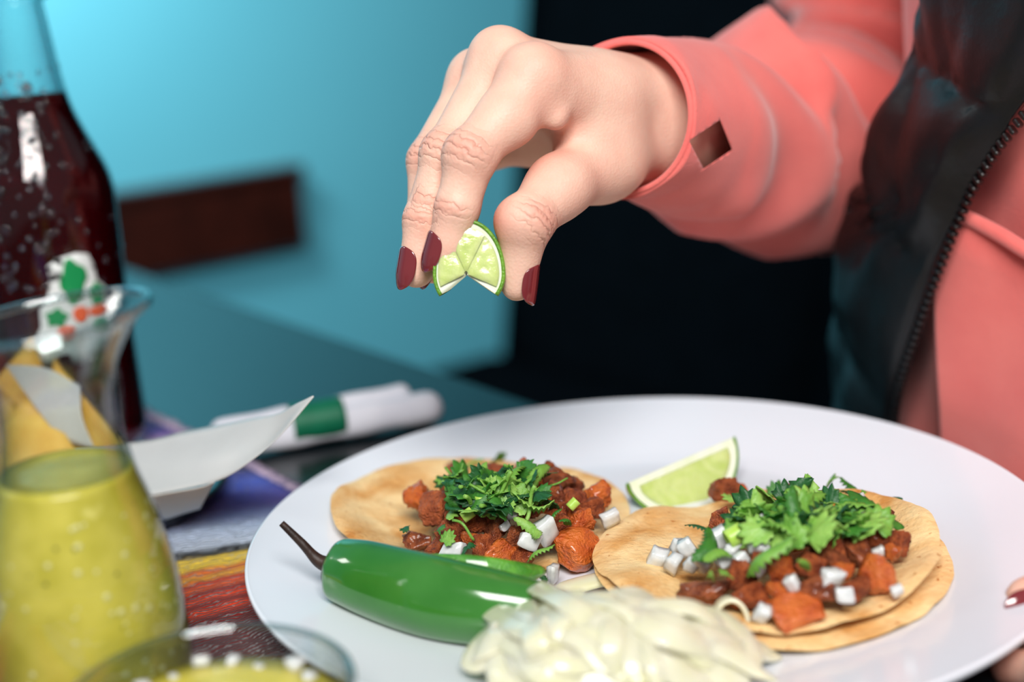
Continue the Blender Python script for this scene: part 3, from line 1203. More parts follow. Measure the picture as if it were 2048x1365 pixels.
def strip_mesh(seed, mi):
    rr = random.Random(seed)
    V = []
    n = 18
    bend = rr.uniform(-1.2, 1.2)
    for i in range(n):
        t = -1 + 2 * i / (n - 1)
        w_ = .20 * (1 - t ** 4) * (1 + .6 * (i % 2)) + .04
        cx, cy = .3 * bend * (t * t - .4), t
        for s_ in (-1, -.4, 0, .4, 1):
            V.append((cx + w_ * s_, cy, -.25 * (w_ * s_ * 3) ** 2 + .3 * math.sin(t * 2 + seed) + .06 * abs(s_)))
    return mesh('cilantro_strip', V, grid_faces(n, 5), m_cil[mi])


def stem_mesh(seed, mi):
    rr = random.Random(seed)
    c = rr.uniform(.3, 1.0)
    pts = [(c * (t * t), t, .25 * math.sin(t * 2 + seed)) for t in np.linspace(-1, 1, 14)]
    V, F = sweep(pts, [.09] * 14, 8)
    return mesh('cilantro_sprig', V, F, m_cil[mi])


LEAF = [leaf_mesh(k, [0, 1, 2, 0, 3, 2, 1, 0][k]) for k in range(8)] + [strip_mesh(k + 20, [0, 1, 2, 3][k]) for k in range(4)] + [stem_mesh(k + 30, [1, 3][k % 2]) for k in range(3)]


def put_leaf(M, px, py, size, k, label, grp, lift, rot=None):
    if label == LC:
        label = 'chopped cilantro leaf at the %s of the left taco heap' % zone(px, py, 990, 972, 36, 18)
    if label == RC:
        label = 'chopped cilantro leaf at the %s of the right taco heap' % zone(px, py, 1600, 1022, 50, 18)
    p = M.hit(px, py)
    rr = random.Random(k * 31 + int(px * 7 + py))
    n_ = M.normal(p)
    r = rot if rot else (rr.uniform(-.9, .9) + .35, rr.uniform(-.8, .8), rr.uniform(0, 6.28))
    me = LEAF[k]
    o = inst(me.name, me, p - unit(p - CAM) * lift * 1.7, r, (size, size, size))
    solid(o, .035 if not me.name.endswith('sprig') else .0)
    if me.name.endswith('sprig'):
        o.modifiers.clear()
    tag(o, label, 'cilantro', grp)


LC = 'chopped green cilantro leaf in the heap on the left taco'
RC = 'chopped green cilantro leaf in the heap on the right taco'
rr = random.Random(3)
cnt = 0
while cnt < 92:
    x, y = rr.gauss(930, 250), rr.gauss(330, 130)
    if ((x - 930) / 480) ** 2 + ((y - 320) / 250) ** 2 > 1:
        continue
    k = rr.choice([0, 1, 2, 3, 4, 5, 6, 7, 0, 2, 5, 8, 9, 10, 11, 12])
    put_leaf(ML, 780 + x / 4.452, 900 + y / 4.452, rr.uniform(.0052, .0098), k, LC, 'cilantro on the left taco', rr.uniform(.005, .011))
    cnt += 1
for (x, y, s_, k) in [(500, 800, .0052, 6), (690, 880, .0052, 2), (1340, 920, .0058, 9), (1240, 690, .0068, 11), (1560, 650, .0048, 8), (1470, 600, .004, 8), (660, 700, .0052, 14),
                      (1350, 1140, .0034, 10), (150, 700, .0034, 2), (560, 510, .0046, 10), (1480, 280, .0044, 12), (640, 380, .0085, 12), (720, 480, .008, 13), (1230, 500, .0075, 13), (440, 710, .0036, 0)]:
    put_leaf(ML, 780 + x / 4.452, 900 + y / 4.452, s_, k, 'stray cilantro bit around the left taco heap', 'loose cilantro around the left taco', .0075)
cnt = 0
while cnt < 108:
    x, y = rr.gauss(1020, 330), rr.gauss(350, 130)
    if not (520 < x < 1640) or abs(y - (350 - .02 * (x - 1000))) > 215 - .13 * abs(x - 1000):
        continue
    k = rr.choice([0, 1, 2, 3, 4, 5, 6, 7, 1, 4, 6, 8, 9, 10, 11, 4, 6])
    put_leaf(MR, 1340 + x / 3.938, 940 + y / 3.938, rr.uniform(.0062, .0115), k, RC, 'cilantro on the right taco', rr.uniform(.005, .011))
    cnt += 1
for (x, y, s_, k, lb) in [(1480, 430, .0115, 4, 'large pale cilantro leaf at the right of the right taco heap'), (1650, 430, .009, 6, None), (1060, 130, .0075, 4, 'upright pale cilantro leaf tip at the top of the right taco'),
                          (1230, 130, .009, 6, None), (1420, 200, .0095, 10, 'dark cilantro strip reaching right over the right taco'), (1060, 440, .0115, 2, 'dark curled cilantro leaf in the middle of the right taco'),
                          (960, 560, .0105, 1, None), (780, 690, .011, 9, 'long pale cilantro strip lying across the right taco pork'), (280, 600, .0095, 8, None), (370, 680, .0068, 9, None), (440, 810, .0042, 6, None),
                          (1050, 750, .0058, 9, None), (250, 450, .006, 10, None), (1380, 440, .0058, 2, None), (620, 190, .005, 10, None), (330, 830, .004, 11, None)]:
    put_leaf(MR, 1340 + x / 3.938, 940 + y / 3.938, s_, k, lb or 'stray cilantro bit around the right taco heap', None if lb else 'loose cilantro around the right taco', .009)

# cut cilantro stems: little green tubes
m_cut = mat('cut_stem', srgb(160, 200, 60), .35, srgb(190, 220, 120), 150, .3, .7, sss=.2)


def tube_bit(M, px, py, r, L, dirp, label):
    p = M.hit(px, py)
    p = p - unit(p - CAM) * .012
    d = unit(dirp)
    pts = [p + d * L * t for t in np.linspace(-.5, .5, 6)]
    V, F = sweep(pts, [r] * 6, 16, False, (0, .3, 1))
    o = obj('chopped_stalk', V, F, m_cut)
    solid(o, r * .35)
    tag(o, label, 'stem', None)


tube_bit(MR, 1340 + 510 / 3.938, 940 + 520 / 3.938, .0030, .0062, (.8, .2, .35), 'bright green cut stem ring among the right taco onions')
tube_bit(ML, 780 + 1000 / 4.452, 900 + 345 / 4.452, .0021, .0048, (.9, .2, .1), 'pale green cut stem in the middle of the left cilantro')
tube_bit(ML, 780 + 690 / 4.452, 900 + 580 / 4.452, .0018, .0045, (.7, .2, .4), 'pale green cut stem under the left cilantro curl')
tube_bit(ML, 780 + 800 / 4.452, 900 + 465 / 4.452, .0017, .0040, (.1, .2, .9), 'upright green stem bit beside the left taco onion')
tube_bit(ML, 780 + 1630 / 4.452, 900 + 485 / 4.452, .0016, .0040, (.6, .2, .5), 'small green stem bit on the right pork of the left taco')

# ================================================================== GREEN CHILE
m_chile = mat('green_chile_skin', srgb(46, 108, 36), 0.13, srgb(64, 126, 52), 30, .35, .7, coat=.6, bump=.08, bscale=60, sss=.08, sssr=(.3, 1, .2), ssss=.004,
              extra=[(.2, srgb(26, 84, 24)), (.85, srgb(92, 148, 76))])
m_calyx = mat('chile_calyx', srgb(50, 56, 22), .5, srgb(26, 20, 14), 120, .35, .65, bump=.4, bscale=300)
m_stem = mat('chile_stem', srgb(54, 34, 24), .5, srgb(30, 20, 16), 160, .35, .65, bump=.4, bscale=300)
m_inner = mat('chile_inside', srgb(92, 160, 50), .12, srgb(60, 130, 36), 160, .4, .6, coat=.8, bump=.9, bscale=650)
ca = P(668, 1158, .505)
cr_r = [.0118, .0132, .0139, .0128, .0104, .0072, .0022]
axp = [Z(x, y, PZ + r_) for (x, y), r_ in zip([(694, 1164), (750, 1172), (860, 1193), (980, 1212), (1090, 1230), (1180, 1246), (1235, 1262)], cr_r)]
axs = spline(axp, 60)
rads = spline(np.array(cr_r)[:, None], 60)[:, 0]
for i in range(60):
    axs[i][2] = plate_z(axs[i][0], axs[i][1]) + rads[i] * .96
hd = unit(axs[0] - axs[1])
pre = [axs[0] + hd * t for t in (.0042, .0038, .0030, .0016)]
prr = [.0022, .0062, .0092, .0112]
chile = empty('green_chile', (axs[25][0], axs[25][1], PZ), 'shiny green chile with a thin dark stem, lying on the plate', 'chile')
V, F = sweep(np.vstack([pre, axs]), prr + list(rads), 48, True, (0, 0, 1), lambda i, a: 1 + .025 * math.sin(3 * a + .6 + i * .02) + .012 * math.sin(7 * a + i * .1))
obj('body', V, F, m_chile, chile)
V, F = sweep([axs[0] + hd * .0076, axs[0] + hd * .0066, axs[0] + hd * .0054, axs[0] + hd * .0042, axs[0] + hd * .0030, axs[0] + hd * .0012],
             [.0034, .0050, .0066, .0082, .0094, .0092], 36, True, (0, 0, 1), lambda i, a: 1 + .03 * math.sin(5 * a))
obj('calyx', V, F, m_calyx, chile)
s0_ = axs[0] + hd * .0060
tip_ = P(563, 1047, .505)
st = spline([s0_, s0_ * .72 + tip_ * .28 + np.array([-.0005, 0, -.0022]), s0_ * .38 + tip_ * .62 + np.array([0, 0, -.0012]), tip_], 24)
V, F = sweep(st, list(np.interp(np.linspace(0, 1, 24), [0, .15, .5, 1], [.0040, .0030, .0018, .0012])), 14)
obj('stem', V, F, m_stem, chile)
# torn open strip beside the chile
fl = spline([Z(850, 1128, PZ + .021), Z(920, 1138, PZ + .0205), Z(980, 1145, PZ + .019), Z(1040, 1148, PZ + .0165), Z(1088, 1142, PZ + .014)], 24)
V = []
for i, p in enumerate(fl):
    t = i / 23
    w_ = .0046 * (math.sin(math.pi * min(1, .15 + t * .85)) ** .7) + .0003
    for j in range(9):
        s_ = -1 + j / 4
        V.append(p + unit((.05, .30, .95)) * w_ * s_ + np.array([0, -.7, .2]) * .0020 * (1 - s_ * s_))
o = obj('slit_strip', V, grid_faces(24, 9), m_inner, chile)
solid(o, .0018)

# ================================================================== GRILLED ONIONS
m_gr = mat('grilled_onion', srgb(228, 222, 194), 0.2, srgb(220, 216, 172), 45, .35, .65, coat=.2, sss=.5, sssr=(1, .95, .6), ssss=.008,
           extra=[(.80, srgb(226, 216, 150)), (.90, srgb(190, 130, 60))])
gm = Z(1215, 1318, PZ + .004)
MG = Mound(gm[0], gm[1] - .004, .052, .038, .026, PZ + .0015, .12)


def ribbon(pts, width, label, th=.0019, lift0=.002, cup=.16, grp=None):
    q = []
    for (x, y, lf) in pts:
        p = MG.hit(930 + x / 3.413, 1080 + y / 3.413)
        q.append(p - unit(p - CAM) * (lift0 + lf * .0012))
    q = spline(q, 28)
    V = []
    for i in range(28):
        t = unit(q[min(i + 1, 27)] - q[max(i - 1, 0)])
        n_ = MG.normal(q[i])
        b2 = unit(np.cross(t, n_))
        e = i / 27
        w_ = 1.45 * width * (1 - abs(2 * e - 1) ** 6.0 * .55)
        for j in range(9):
            s_ = -1 + j / 4
            V.append(q[i] + b2 * w_ * s_ - n_ * cup * w_ * s_ * s_)
    V = np.array(V)
    V[:, 2] = np.maximum(V[:, 2], PZ + .0012)
    o = obj('grilled_onion_slice', V, grid_faces(28, 9), m_gr)
    solid(o, th)
    subd(o, 1)
    if label == GL:
        label = 'limp wide grilled onion slice at the %s of the heap' % zone(pts[1][0], pts[1][1], 1050, 660, 300, 130)
    tag(o, label, 'onion', grp)


GL = 'limp pale grilled onion slice in the heap at the plate front'
GG = 'grilled onion slices at the plate front'
rib = [([(560, 345, 0), (430, 560, 0), (620, 830, 0), (900, 973, 0)], .0062, None), ([(720, 350, 1), (640, 600, 1), (880, 850, 1), (1250, 980, 0)], .0064, None),
       ([(930, 360, 2), (870, 600, 3), (1100, 780, 2), (1500, 900, 1)], .0066, None), ([(640, 340, 4), (830, 285, 5), (1050, 235, 5)], .0034, 'thin white grilled onion sliver on top of the heap'),
       ([(490, 385, 0), (270, 600, 0), (90, 715, 0), (215, 800, -1)], .0058, 'pointed grilled onion petal at the left end of the heap'), ([(330, 620, 0), (250, 830, 0), (330, 985, 0), (640, 1010, -1)], .0040, None),
       ([(400, 640, 1), (470, 800, 2), (620, 860, 1)], .0058, None), ([(1250, 540, 2), (1420, 570, 3), (1570, 740, 3), (1700, 830, 1)], .0034, None),
       ([(1550, 560, 1), (1760, 570, 2), (1920, 700, 1), (1880, 850, -1)], .0052, None), ([(1050, 960, 0), (1400, 870, 1), (1880, 870, -1)], .0046, None),
       ([(1380, 760, 1), (1620, 690, 2), (1860, 760, 0)], .0050, None), ([(1000, 350, 0), (1180, 460, 1), (1300, 620, 1)], .0050, None), ([(1050, 620, 1), (1250, 660, 2), (1450, 640, 1)], .0042, 'browned grilled onion slice in the middle of the heap'),
       ([(1100, 330, 1), (1300, 500, 1), (1550, 570, 0)], .0045, None), ([(760, 980, 0), (1000, 1080, 0), (1350, 1060, 0)], .0052, None), ([(1500, 1000, 0), (1750, 950, 0), (1920, 900, -1)], .0042, None),
       ([(300, 900, 0), (480, 1040, 0), (800, 1120, 0)], .0050, None)]
for pts, wd, lb in rib:
    ribbon(pts, wd, lb or GL, grp=None if lb else GG)
rr = random.Random(21)
for k in range(20):
    cx_, cy_ = rr.uniform(350, 1750), rr.uniform(430, 930)
    L_, an = rr.uniform(260, 480), rr.gauss(.65, .45)
    bd = rr.uniform(-130, 130)
    dx_, dy_ = math.cos(an) * L_, math.sin(an) * L_ * .7
    ribbon([(cx_ - dx_, cy_ - dy_, rr.uniform(0, 3)), (cx_ - dy_ / L_ * bd, cy_ + dx_ / L_ * bd, rr.uniform(3, 7)), (cx_ + dx_, cy_ + dy_, rr.uniform(-1, 3))],
           rr.uniform(.0014, .0032), 'thin grilled onion strand at the %s of the heap' % zone(cx_, cy_, 1050, 660, 260, 110), grp='grilled onion strands', th=.0015)
# curled ring standing at the right end
q = [MG.hit(930 + x / 3.413, 1080 + y / 3.413) for x, y in ((1720, 540), (1890, 600))]
ctr_ = P(930 + 1815 / 3.413, 1080 + 560 / 3.413, .468)
loop = [ctr_ + np.array(right) * .0052 * math.cos(a) + np.array(upv) * .0072 * math.sin(a) + np.array(fwd) * .004 * (a / 4) for a in np.linspace(-.9, 4.2, 26)]
V = []
for p in loop:
    for s_ in np.linspace(-1, 1, 5):
        V.append(p + np.array(fwd) * .0042 * s_)
o = obj('grilled_onion_slice', V, grid_faces(26, 5), m_gr)
solid(o, .0018)
subd(o, 1)
tag(o, 'curled loop of grilled onion standing at the right end of the heap', 'onion')

# ================================================================== LIME WEDGES
m_peel = mat('lime_peel', srgb(112, 160, 44), .3, srgb(84, 136, 34), 200, .35, .65, bump=.6, bscale=900, coat=.3)
m_pith = mat('lime_pith', srgb(238, 242, 220), .4, srgb(224, 234, 196), 120, .35, .65, sss=.3, sssr=(1, 1, .8), ssss=.004)
m_flesh = mat('lime_flesh', srgb(208, 220, 148), .12, srgb(186, 206, 110), 70, .35, .68, coat=.7, bump=.5, bscale=320, sss=.5, sssr=(.8, 1, .3), ssss=.006, distort=1.5,
              extra=[(.8, srgb(220, 230, 170))])


def plate_lime():
    A = P(1256, 966, .580)
    B2 = P(1466, 875, .596)
    mid_ = (A + B2) / 2
    ex = unit(B2 - A)
    L = np.linalg.norm(B2 - A) / 2
    view = unit(CAM - mid_)
    # direction from the core edge to the peel, in the visible face
    dn = unit(np.array([0.10, -.35, -.93]))
    dn = unit(dn - (dn @ ex) * ex)
    fn = unit(np.cross(ex, dn))
    if fn @ view < 0:
        fn = -fn
    R = .0225
    root = empty('lime_wedge', mid_ + dn * R, 'pale green lime wedge resting on the back of the plate', 'lime')
    half = math.radians(26)

    def pt(s, r, th):
        c = math.sqrt(max(0, 1 - s * s))
        dirn = dn * math.cos(th) - fn * math.sin(th)
        return mid_ + ex * L * s + dirn * R * c * r
    nphi, nth = 40, 9
    V = [pt(math.sin(-math.pi / 2 + math.pi * i / (nphi - 1)), 1.0, (j / (nth - 1)) * 2 * half) for i in range(nphi) for j in range(nth)]
    solid(obj('peel', V, grid_faces(nphi, nth), m_peel, root), .0011, -1)
    # white body
    V, F = [], []
    for j in (0, 1):
        for i in range(nphi):
            s = math.sin(-math.pi / 2 + math.pi * i / (nphi - 1))
            for k in range(8):
                V.append(pt(s * .985, .975 * k / 7, 2 * half * j + (.005 if j == 0 else -.005)))
    F = grid_faces(nphi, 8) + [tuple(x + nphi * 8 for x in f) for f in grid_faces(nphi, 8)]
    obj('pith', V, F, m_pith, root)
    # juicy flesh on both cut faces, proud of the pith
    for j in (0, 1):
        V = []
        for i in range(nphi):
            a = -math.pi / 2 + math.pi * i / (nphi - 1)
            for k in range(12):
                s = math.sin(a) * .84
                c = math.sqrt(max(0, 1 - (s / .88) ** 2))
                r = (.13 + (.87 * c - .13) * k / 11) if c > .2 else .14 + .02 * k / 11
                e = min(k, 11 - k) / 5.5
                base_ = mid_ + ex * L * s + (dn * math.cos(2 * half * j) - fn * math.sin(2 * half * j)) * R * r
                nn = fn if j == 0 else -(fn * math.cos(2 * half) + dn * math.sin(2 * half))
                V.append(base_ + nn * (.0002 + .0007 * min(1, e * 2.2) * min(1, 6 * (1 - abs(math.sin(a)))) + .00025 * nz(base_, 350)))
        obj('flesh', V, grid_faces(nphi, 12), m_flesh, root)
    return root


plate_lime()

# ================================================================== PERSON
m_skin = bpy.data.materials.new('skin')
m_skin.use_nodes = True
nt_ = m_skin.node_tree
b = nt_.nodes['Principled BSDF']
b.inputs['Roughness'].default_value = .52
b.inputs['Specular IOR Level'].default_value = .4
b.inputs['Subsurface Weight'].default_value = .22
b.inputs['Subsurface Radius'].default_value = (1, .35, .2)
b.inputs['Subsurface Scale'].default_value = .0035
ar = nt_.nodes.new('ShaderNodeAttribute')
ar.attribute_name = 'flush'
aw = nt_.nodes.new('ShaderNodeAttribute')
aw.attribute_name = 'crease'
am = nt_.nodes.new('ShaderNodeAttribute')
am.attribute_name = 'crease_mask'
tc = nt_.nodes.new('ShaderNodeTexCoord')
n1 = nt_.nodes.new('ShaderNodeTexNoise')
n1.inputs['Scale'].default_value = 90
n1.inputs['Detail'].default_value = 5
nt_.links.new(tc.outputs['Object'], n1.inputs['Vector'])
addf = nt_.nodes.new('ShaderNodeMath')
addf.operation = 'MULTIPLY_ADD'
addf.inputs[1].default_value = .5
nt_.links.new(n1.outputs['Fac'], addf.inputs[0])
nt_.links.new(ar.outputs['Fac'], addf.inputs[2])
rp = nt_.nodes.new('ShaderNodeValToRGB')
rp.color_ramp.elements[0].position = .08
rp.color_ramp.elements[0].color = srgb(238, 200, 178)
rp.color_ramp.elements[1].position = 1.15
e = rp.color_ramp.elements.new(.6)
e.color = srgb(226, 166, 146)
rp.color_ramp.elements[-1].color = srgb(204, 118, 98)
nt_.links.new(addf.outputs[0], rp.inputs['Fac'])
nt_.links.new(rp.outputs['Color'], b.inputs['Base Color'])
# creases across the finger joints: 1 - |sin| gives narrow grooves
n2 = nt_.nodes.new('ShaderNodeTexNoise')
n2.inputs['Scale'].default_value = 260
nt_.links.new(tc.outputs['Object'], n2.inputs['Vector'])
m1 = nt_.nodes.new('ShaderNodeMath')
m1.operation = 'MULTIPLY_ADD'
m1.inputs[1].default_value = 4.2
nt_.links.new(n2.outputs['Fac'], m1.inputs[0])
nt_.links.new(aw.outputs['Fac'], m1.inputs[2])
m2 = nt_.nodes.new('ShaderNodeMath')
m2.operation = 'SINE'
nt_.links.new(m1.outputs[0], m2.inputs[0])
m3 = nt_.nodes.new('ShaderNodeMath')
m3.operation = 'ABSOLUTE'
nt_.links.new(m2.outputs[0], m3.inputs[0])
m3b = nt_.nodes.new('ShaderNodeMath')
m3b.operation = 'POWER'
m3b.inputs[1].default_value = .45
nt_.links.new(m3.outputs[0], m3b.inputs[0])
m4 = nt_.nodes.new('ShaderNodeMath')
m4.operation = 'MULTIPLY'
nt_.links.new(m3b.outputs[0], m4.inputs[0])
nt_.links.new(am.outputs['Fac'], m4.inputs[1])
n3 = nt_.nodes.new('ShaderNodeTexVoronoi')
n3.inputs['Scale'].default_value = 900
nt_.links.new(tc.outputs['Object'], n3.inputs['Vector'])
m5 = nt_.nodes.new('ShaderNodeMath')
m5.operation = 'MULTIPLY_ADD'
m5.inputs[1].default_value = .10
nt_.links.new(n3.outputs['Distance'], m5.inputs[0])
nt_.links.new(m4.outputs[0], m5.inputs[2])
bp = nt_.nodes.new('ShaderNodeBump')
bp.inputs['Strength'].default_value = .7
bp.inputs['Distance'].default_value = .0012
nt_.links.new(m5.outputs[0], bp.inputs['Height'])
nt_.links.new(bp.outputs['Normal'], b.inputs['Normal'])

m_nail = mat('maroon_polish', srgb(116, 40, 44), .10, spec=.6, coat=.9)
m_pink = mat('coral_fleece', srgb(238, 120, 112), .9, srgb(230, 108, 102), 40, .3, .7, bump=.25, bscale=700, sheen=.35)
m_vest = mat('black_puffer', srgb(15, 17, 20), .40, srgb(11, 13, 16), 50, .3, .7, bump=.25, bscale=240, spec=.4)
m_zip = mat('black_zip', srgb(10, 10, 12), .35, spec=.6)

TC_n, TC_t = .62, .28              # torso axis in the room frame
person = empty('person', nt3(TC_n, TC_t, .45), 'person in a coral sweatshirt and black vest squeezing a lime', 'person')
IR, IU, IF = np.array(right), np.array(upv), np.array(fwd)


def idir(r, u, f):
    """direction given as (right, up, away) as the picture shows it"""
    return unit(IR * r + IU * u + IF * f)


def skin_attr(o, V, joints, reds):
    fl = np.zeros(len(V))
    cr = np.zeros(len(V))
    mk = np.zeros(len(V))
    for (J, A, D, r, wdt, amp) in joints:
        q = V - J
        u = q @ A
        rad = q - np.outer(u, A)
        rl = np.linalg.norm(rad, axis=1)
        dd = (rad @ D) / (rl + 1e-9)
        m = np.exp(-(u / wdt) ** 2) * np.clip((dd + .25) / .7, 0, 1) * (np.linalg.norm(q, axis=1) < r * 1.9)
        upd = m * amp > mk
        cr[upd] = (u / .0011)[upd] + 40
        mk = np.maximum(mk, m * amp)
        fl = np.maximum(fl, m * .30)
    for (J, r, amp) in reds:
        fl = np.maximum(fl, amp * np.exp(-(np.linalg.norm(V - J, axis=1) / r) ** 2))
    for nm, arr in (('flush', fl), ('crease', cr), ('crease_mask', mk)):
        a = o.data.attributes.new(nm, 'FLOAT', 'POINT')
        a.data.foreach_set('value', arr.astype(np.float32))


def nail(c, a, d, r, L, wdeg, parent, drop=.0016, m=m_nail):
    """almond nail plate; c on the finger axis at the nail middle, a to the tip, d dorsal"""
    a = unit(a)
    d = unit(d - (d @ a) * a)
    s = np.cross(a, d)
    nu, nv = 15, 17
    V = []
    for i in range(nv):
        v = i / (nv - 1)
        x = 2 * v - 1
        wf = (1 - abs(x) ** (2.6 if x > 0 else 3.2)) ** .5 if abs(x) < 1 else 0
        wf = max(wf, .05)
        for j in range(nu):
            u = (-1 + 2 * j / (nu - 1)) * wf
            th = math.radians(wdeg) * u
            rr_ = r * (1 + .05 * (1 - u * u)) - drop * max(0, x) ** 2
            V.append(c + a * L * x / 2 + d * rr_ * math.cos(th) + s * rr_ * math.sin(th))
    o = obj('fingernail', V, grid_faces(nv, nu), m, parent)
    solid(o, .0007, 0)
    subd(o, 1)
    return o


# ---------------------------------------------------------------- right hand with the lime
H = {
    'wr': P(1335, 246, .590), 'fa': P(1460, 270, .645), 'fb': P(1580, 282, .71),
    'i1': P(1068, 158, .524), 'i2': P(942, 312, .513), 'i3': P(914, 418, .514), 'i4': P(886, 514, .517),
    'm1': P(1002, 122, .538), 'm2': P(893, 310, .529), 'm3': P(849, 440, .527), 'm4': P(833, 542, .527),
    'r1': P(957, 162, .554), 'r2': P(858, 322, .546), 'r3': P(853, 430, .543), 'r4': P(866, 535, .538),
    'p1': P(985, 215, .572), 'p2': P(920, 318, .576), 'p3': P(985, 306, .580), 'p4': P(1042, 300, .577),
    't0': P(1285, 287, .578), 't1': P(1118, 373, .528), 't2': P(1050, 446, .513), 't2b': P(1041, 506, .5165), 't3': P(1034, 570, .5185),
}
allp = np.array(list(H.values()))
G = SDF(allp.min(0) - .03, allp.max(0) + .03, .00085)


def chain(names, rs, k=.004):
    f = G.new()
    for i in range(len(names) - 1):
        G.cone(f, H[names[i]], H[names[i + 1]], rs[i], rs[i + 1], k)
    return f


fi = chain(['i1', 'i2', 'i3', 'i4'], [.0112, .0090, .0079, .0066], .003)
fm = chain(['m1', 'm2', 'm3', 'm4'], [.0104, .0087, .0077, .0064], .003)
fr_ = chain(['r1', 'r2', 'r3', 'r4'], [.0100, .0083, .0072, .0062], .003)
fp = chain(['p1', 'p2', 'p3', 'p4'], [.0092, .0073, .0066, .0058], .003)
# joint swellings
D_i, D_m = idir(-.80, .15, -.58), idir(-.85, .2, -.45)
G.cone(fi, H['i2'] + D_i * .0012, H['i2'] + D_i * .0012, .0091, .0091, .004)
G.cone(fm, H['m2'] + D_m * .0010, H['m2'] + D_m * .0010, .0087, .0087, .004)
# fleshy base of the index, folded where it meets the palm
G.cone(fi, H['i1'] * .55 + H['i2'] * .45 + idir(.6, -.7, -.2) * .003, H['i1'] * .55 + H['i2'] * .45 + idir(.6, -.7, -.2) * .003, .0098, .0098, .006)
G.cone(fi, H['i1'] + idir(.45, -.85, -.1) * .0165, H['i1'] + idir(.2, -.9, -.1) * .010, .0042, .0070, .004)
# finger pads
for f, a_, b_, dr, s_ in ((fi, 'i3', 'i4', -D_i, .0062), (fm, 'm3', 'm4', -D_m, .0058)):
    c_ = H[a_] * .25 + H[b_] * .75 + dr * .0012
    G.cone(f, c_, c_, s_, s_, .004)
fth = chain(['t1', 't2', 't2b', 't3'], [.0100, .0098, .0070, .0060], .004)
c_ = H['t2'] + idir(-.8, .1, 0) * .0024
G.cone(fth, c_, c_, .0080, .0080, .004)
c_ = H['t3'] * .6 + H['t2b'] * .4 + idir(-.8, -.1, .3) * .0008
G.cone(fth, c_, c_, .0060, .0060, .003)
# palm and back of the hand
pm = G.new()
wr = H['wr']
w_i, w_m = wr + idir(-.1, .35, -.5) * .010, wr + idir(0, .9, .1) * .009
w_r, w_p = wr + idir(.2, .3, .6) * .012, wr + idir(.2, -.3, .8) * .015
for a_, b_, r0, r1 in ((w_i, 'i1', .0165, .0112), (w_m, 'm1', .0150, .0104), (w_r, 'r1', .0150, .0102), (w_p, 'p1', .0150, .0098)):
    G.cone(pm, a_, H[b_], r0, r1, .010)
# thickness of the palm under the metacarpals
pd = idir(.35, -.90, .1)
for b_, r_ in (('i1', .0085), ('m1', .0090), ('r1', .0090), ('p1', .0090)):
    G.cone(pm, H[b_] * .62 + wr * .38 + pd * .009, H[b_] * .9 + wr * .1 + pd * .006, .012, r_, .010)
G.cone(pm, w_p + pd * .006, H['p1'] * .75 + wr * .25 + pd * .012, .014, .0105, .010)
# thumb metacarpal, thenar and web
G.cone(pm, H['t0'], H['t1'], .0140, .0104, .012)
G.cone(pm, H['t0'] * .5 + H['t1'] * .5, H['i1'] * .55 + wr * .45, .0115, .0120, .014)
G.cone(pm, H['t1'] * .75 + H['t0'] * .25 + idir(0, .7, .3) * .003, H['i1'] * .70 + wr * .30 + idir(.3, -.6, .3) * .010, .0060, .0080, .010)
# wrist and forearm
G.cone(pm, wr + idir(0, .25, -.3) * .006, H['fa'], .0215, .0235, .012)
G.cone(pm, wr + idir(0, -.5, .2) * .004, H['fa'] + idir(0, -.5, .2) * .003, .0200, .0235, .012)
G.cone(pm, H['fa'], H['fb'], .0245, .0290, .012)
# knuckles
for b_, dr, r_ in (('m1', idir(-.3, .9, -.2), .0092), ('i1', idir(-.05, .85, -.5), .0084), ('r1', idir(-.5, .8, -.2), .0086)):
    G.cone(pm, H[b_] + dr * .0022, H[b_] + dr * .0022, r_, r_, .006)
ff_ = smin(smin(fi, fm, .0012), smin(fr_, fp, .0012), .0012)
f = smin(smin(pm, ff_, .0075), smin(pm, fth, .0100), .0012)
V, F = surface_nets(f, G.lo, G.h)
V = lap_smooth(V, F, 3, .5)
hand = obj('right_hand', V, F, m_skin, person)
tag(hand, 'bare right hand with maroon nails pinching a lime wedge')


def jt(a, j, c, D, r, wdt=.0065, amp=1.0):
    A = unit(H[c] - H[a])
    D = unit(D - (D @ A) * A)
    return (H[j], A, D, r, wdt, amp)


D_r = idir(-.9, .2, -.3)
D_t = idir(.80, .1, -.55)
joints = [jt('i1', 'i2', 'i3', D_i, .011, .0070), jt('i2', 'i3', 'i4', D_i, .010, .0035, .7), jt('m1', 'm2', 'm3', D_m, .011, .0070, 1), jt('m2', 'm3', 'm4', D_m, .010, .0035, .7),
          jt('r1', 'r2', 'r3', D_r, .011, .0060, .9), (H['t2'] + idir(.3, -.1, 0) * .004, unit(H['t2b'] - H['t1']), D_t, .011, .0062, 1.0)]
reds = [(H['i1'], .014, .35), (H['m1'], .012, .35), (H['t2'] + idir(-1, 0, 0) * .009, .008, .8), (H['i4'], .011, .28), (H['t1'] + idir(-.5, .5, .2) * .012, .013, .7), (H['i2'], .01, .35), (H['m2'], .01, .3)]
skin_attr(hand, V, joints, reds)
nail(H['i4'] * .96 + H['i3'] * .04, H['i4'] - H['i3'], idir(-.86, .0, -.52), .0073, .0154, 52, hand)
nail(H['m4'] * 1.0, H['m4'] - H['m3'], idir(-.80, .0, -.60), .0070, .0162, 55, hand)
nail(H['r4'] + unit(H['r4'] - H['r3']) * .002, H['r4'] - H['r3'], idir(-.75, 0, -.6), .0064, .0140, 52, hand)
nail(H['p4'], H['p4'] - H['p3'], idir(0, .6, .7), .0060, .0110, 52, hand)
nail(H['t3'] * .92 + H['t2b'] * .08, H['t3'] - H['t2b'], idir(.92, .0, -.39), .0071, .0152, 54, hand, .0003)

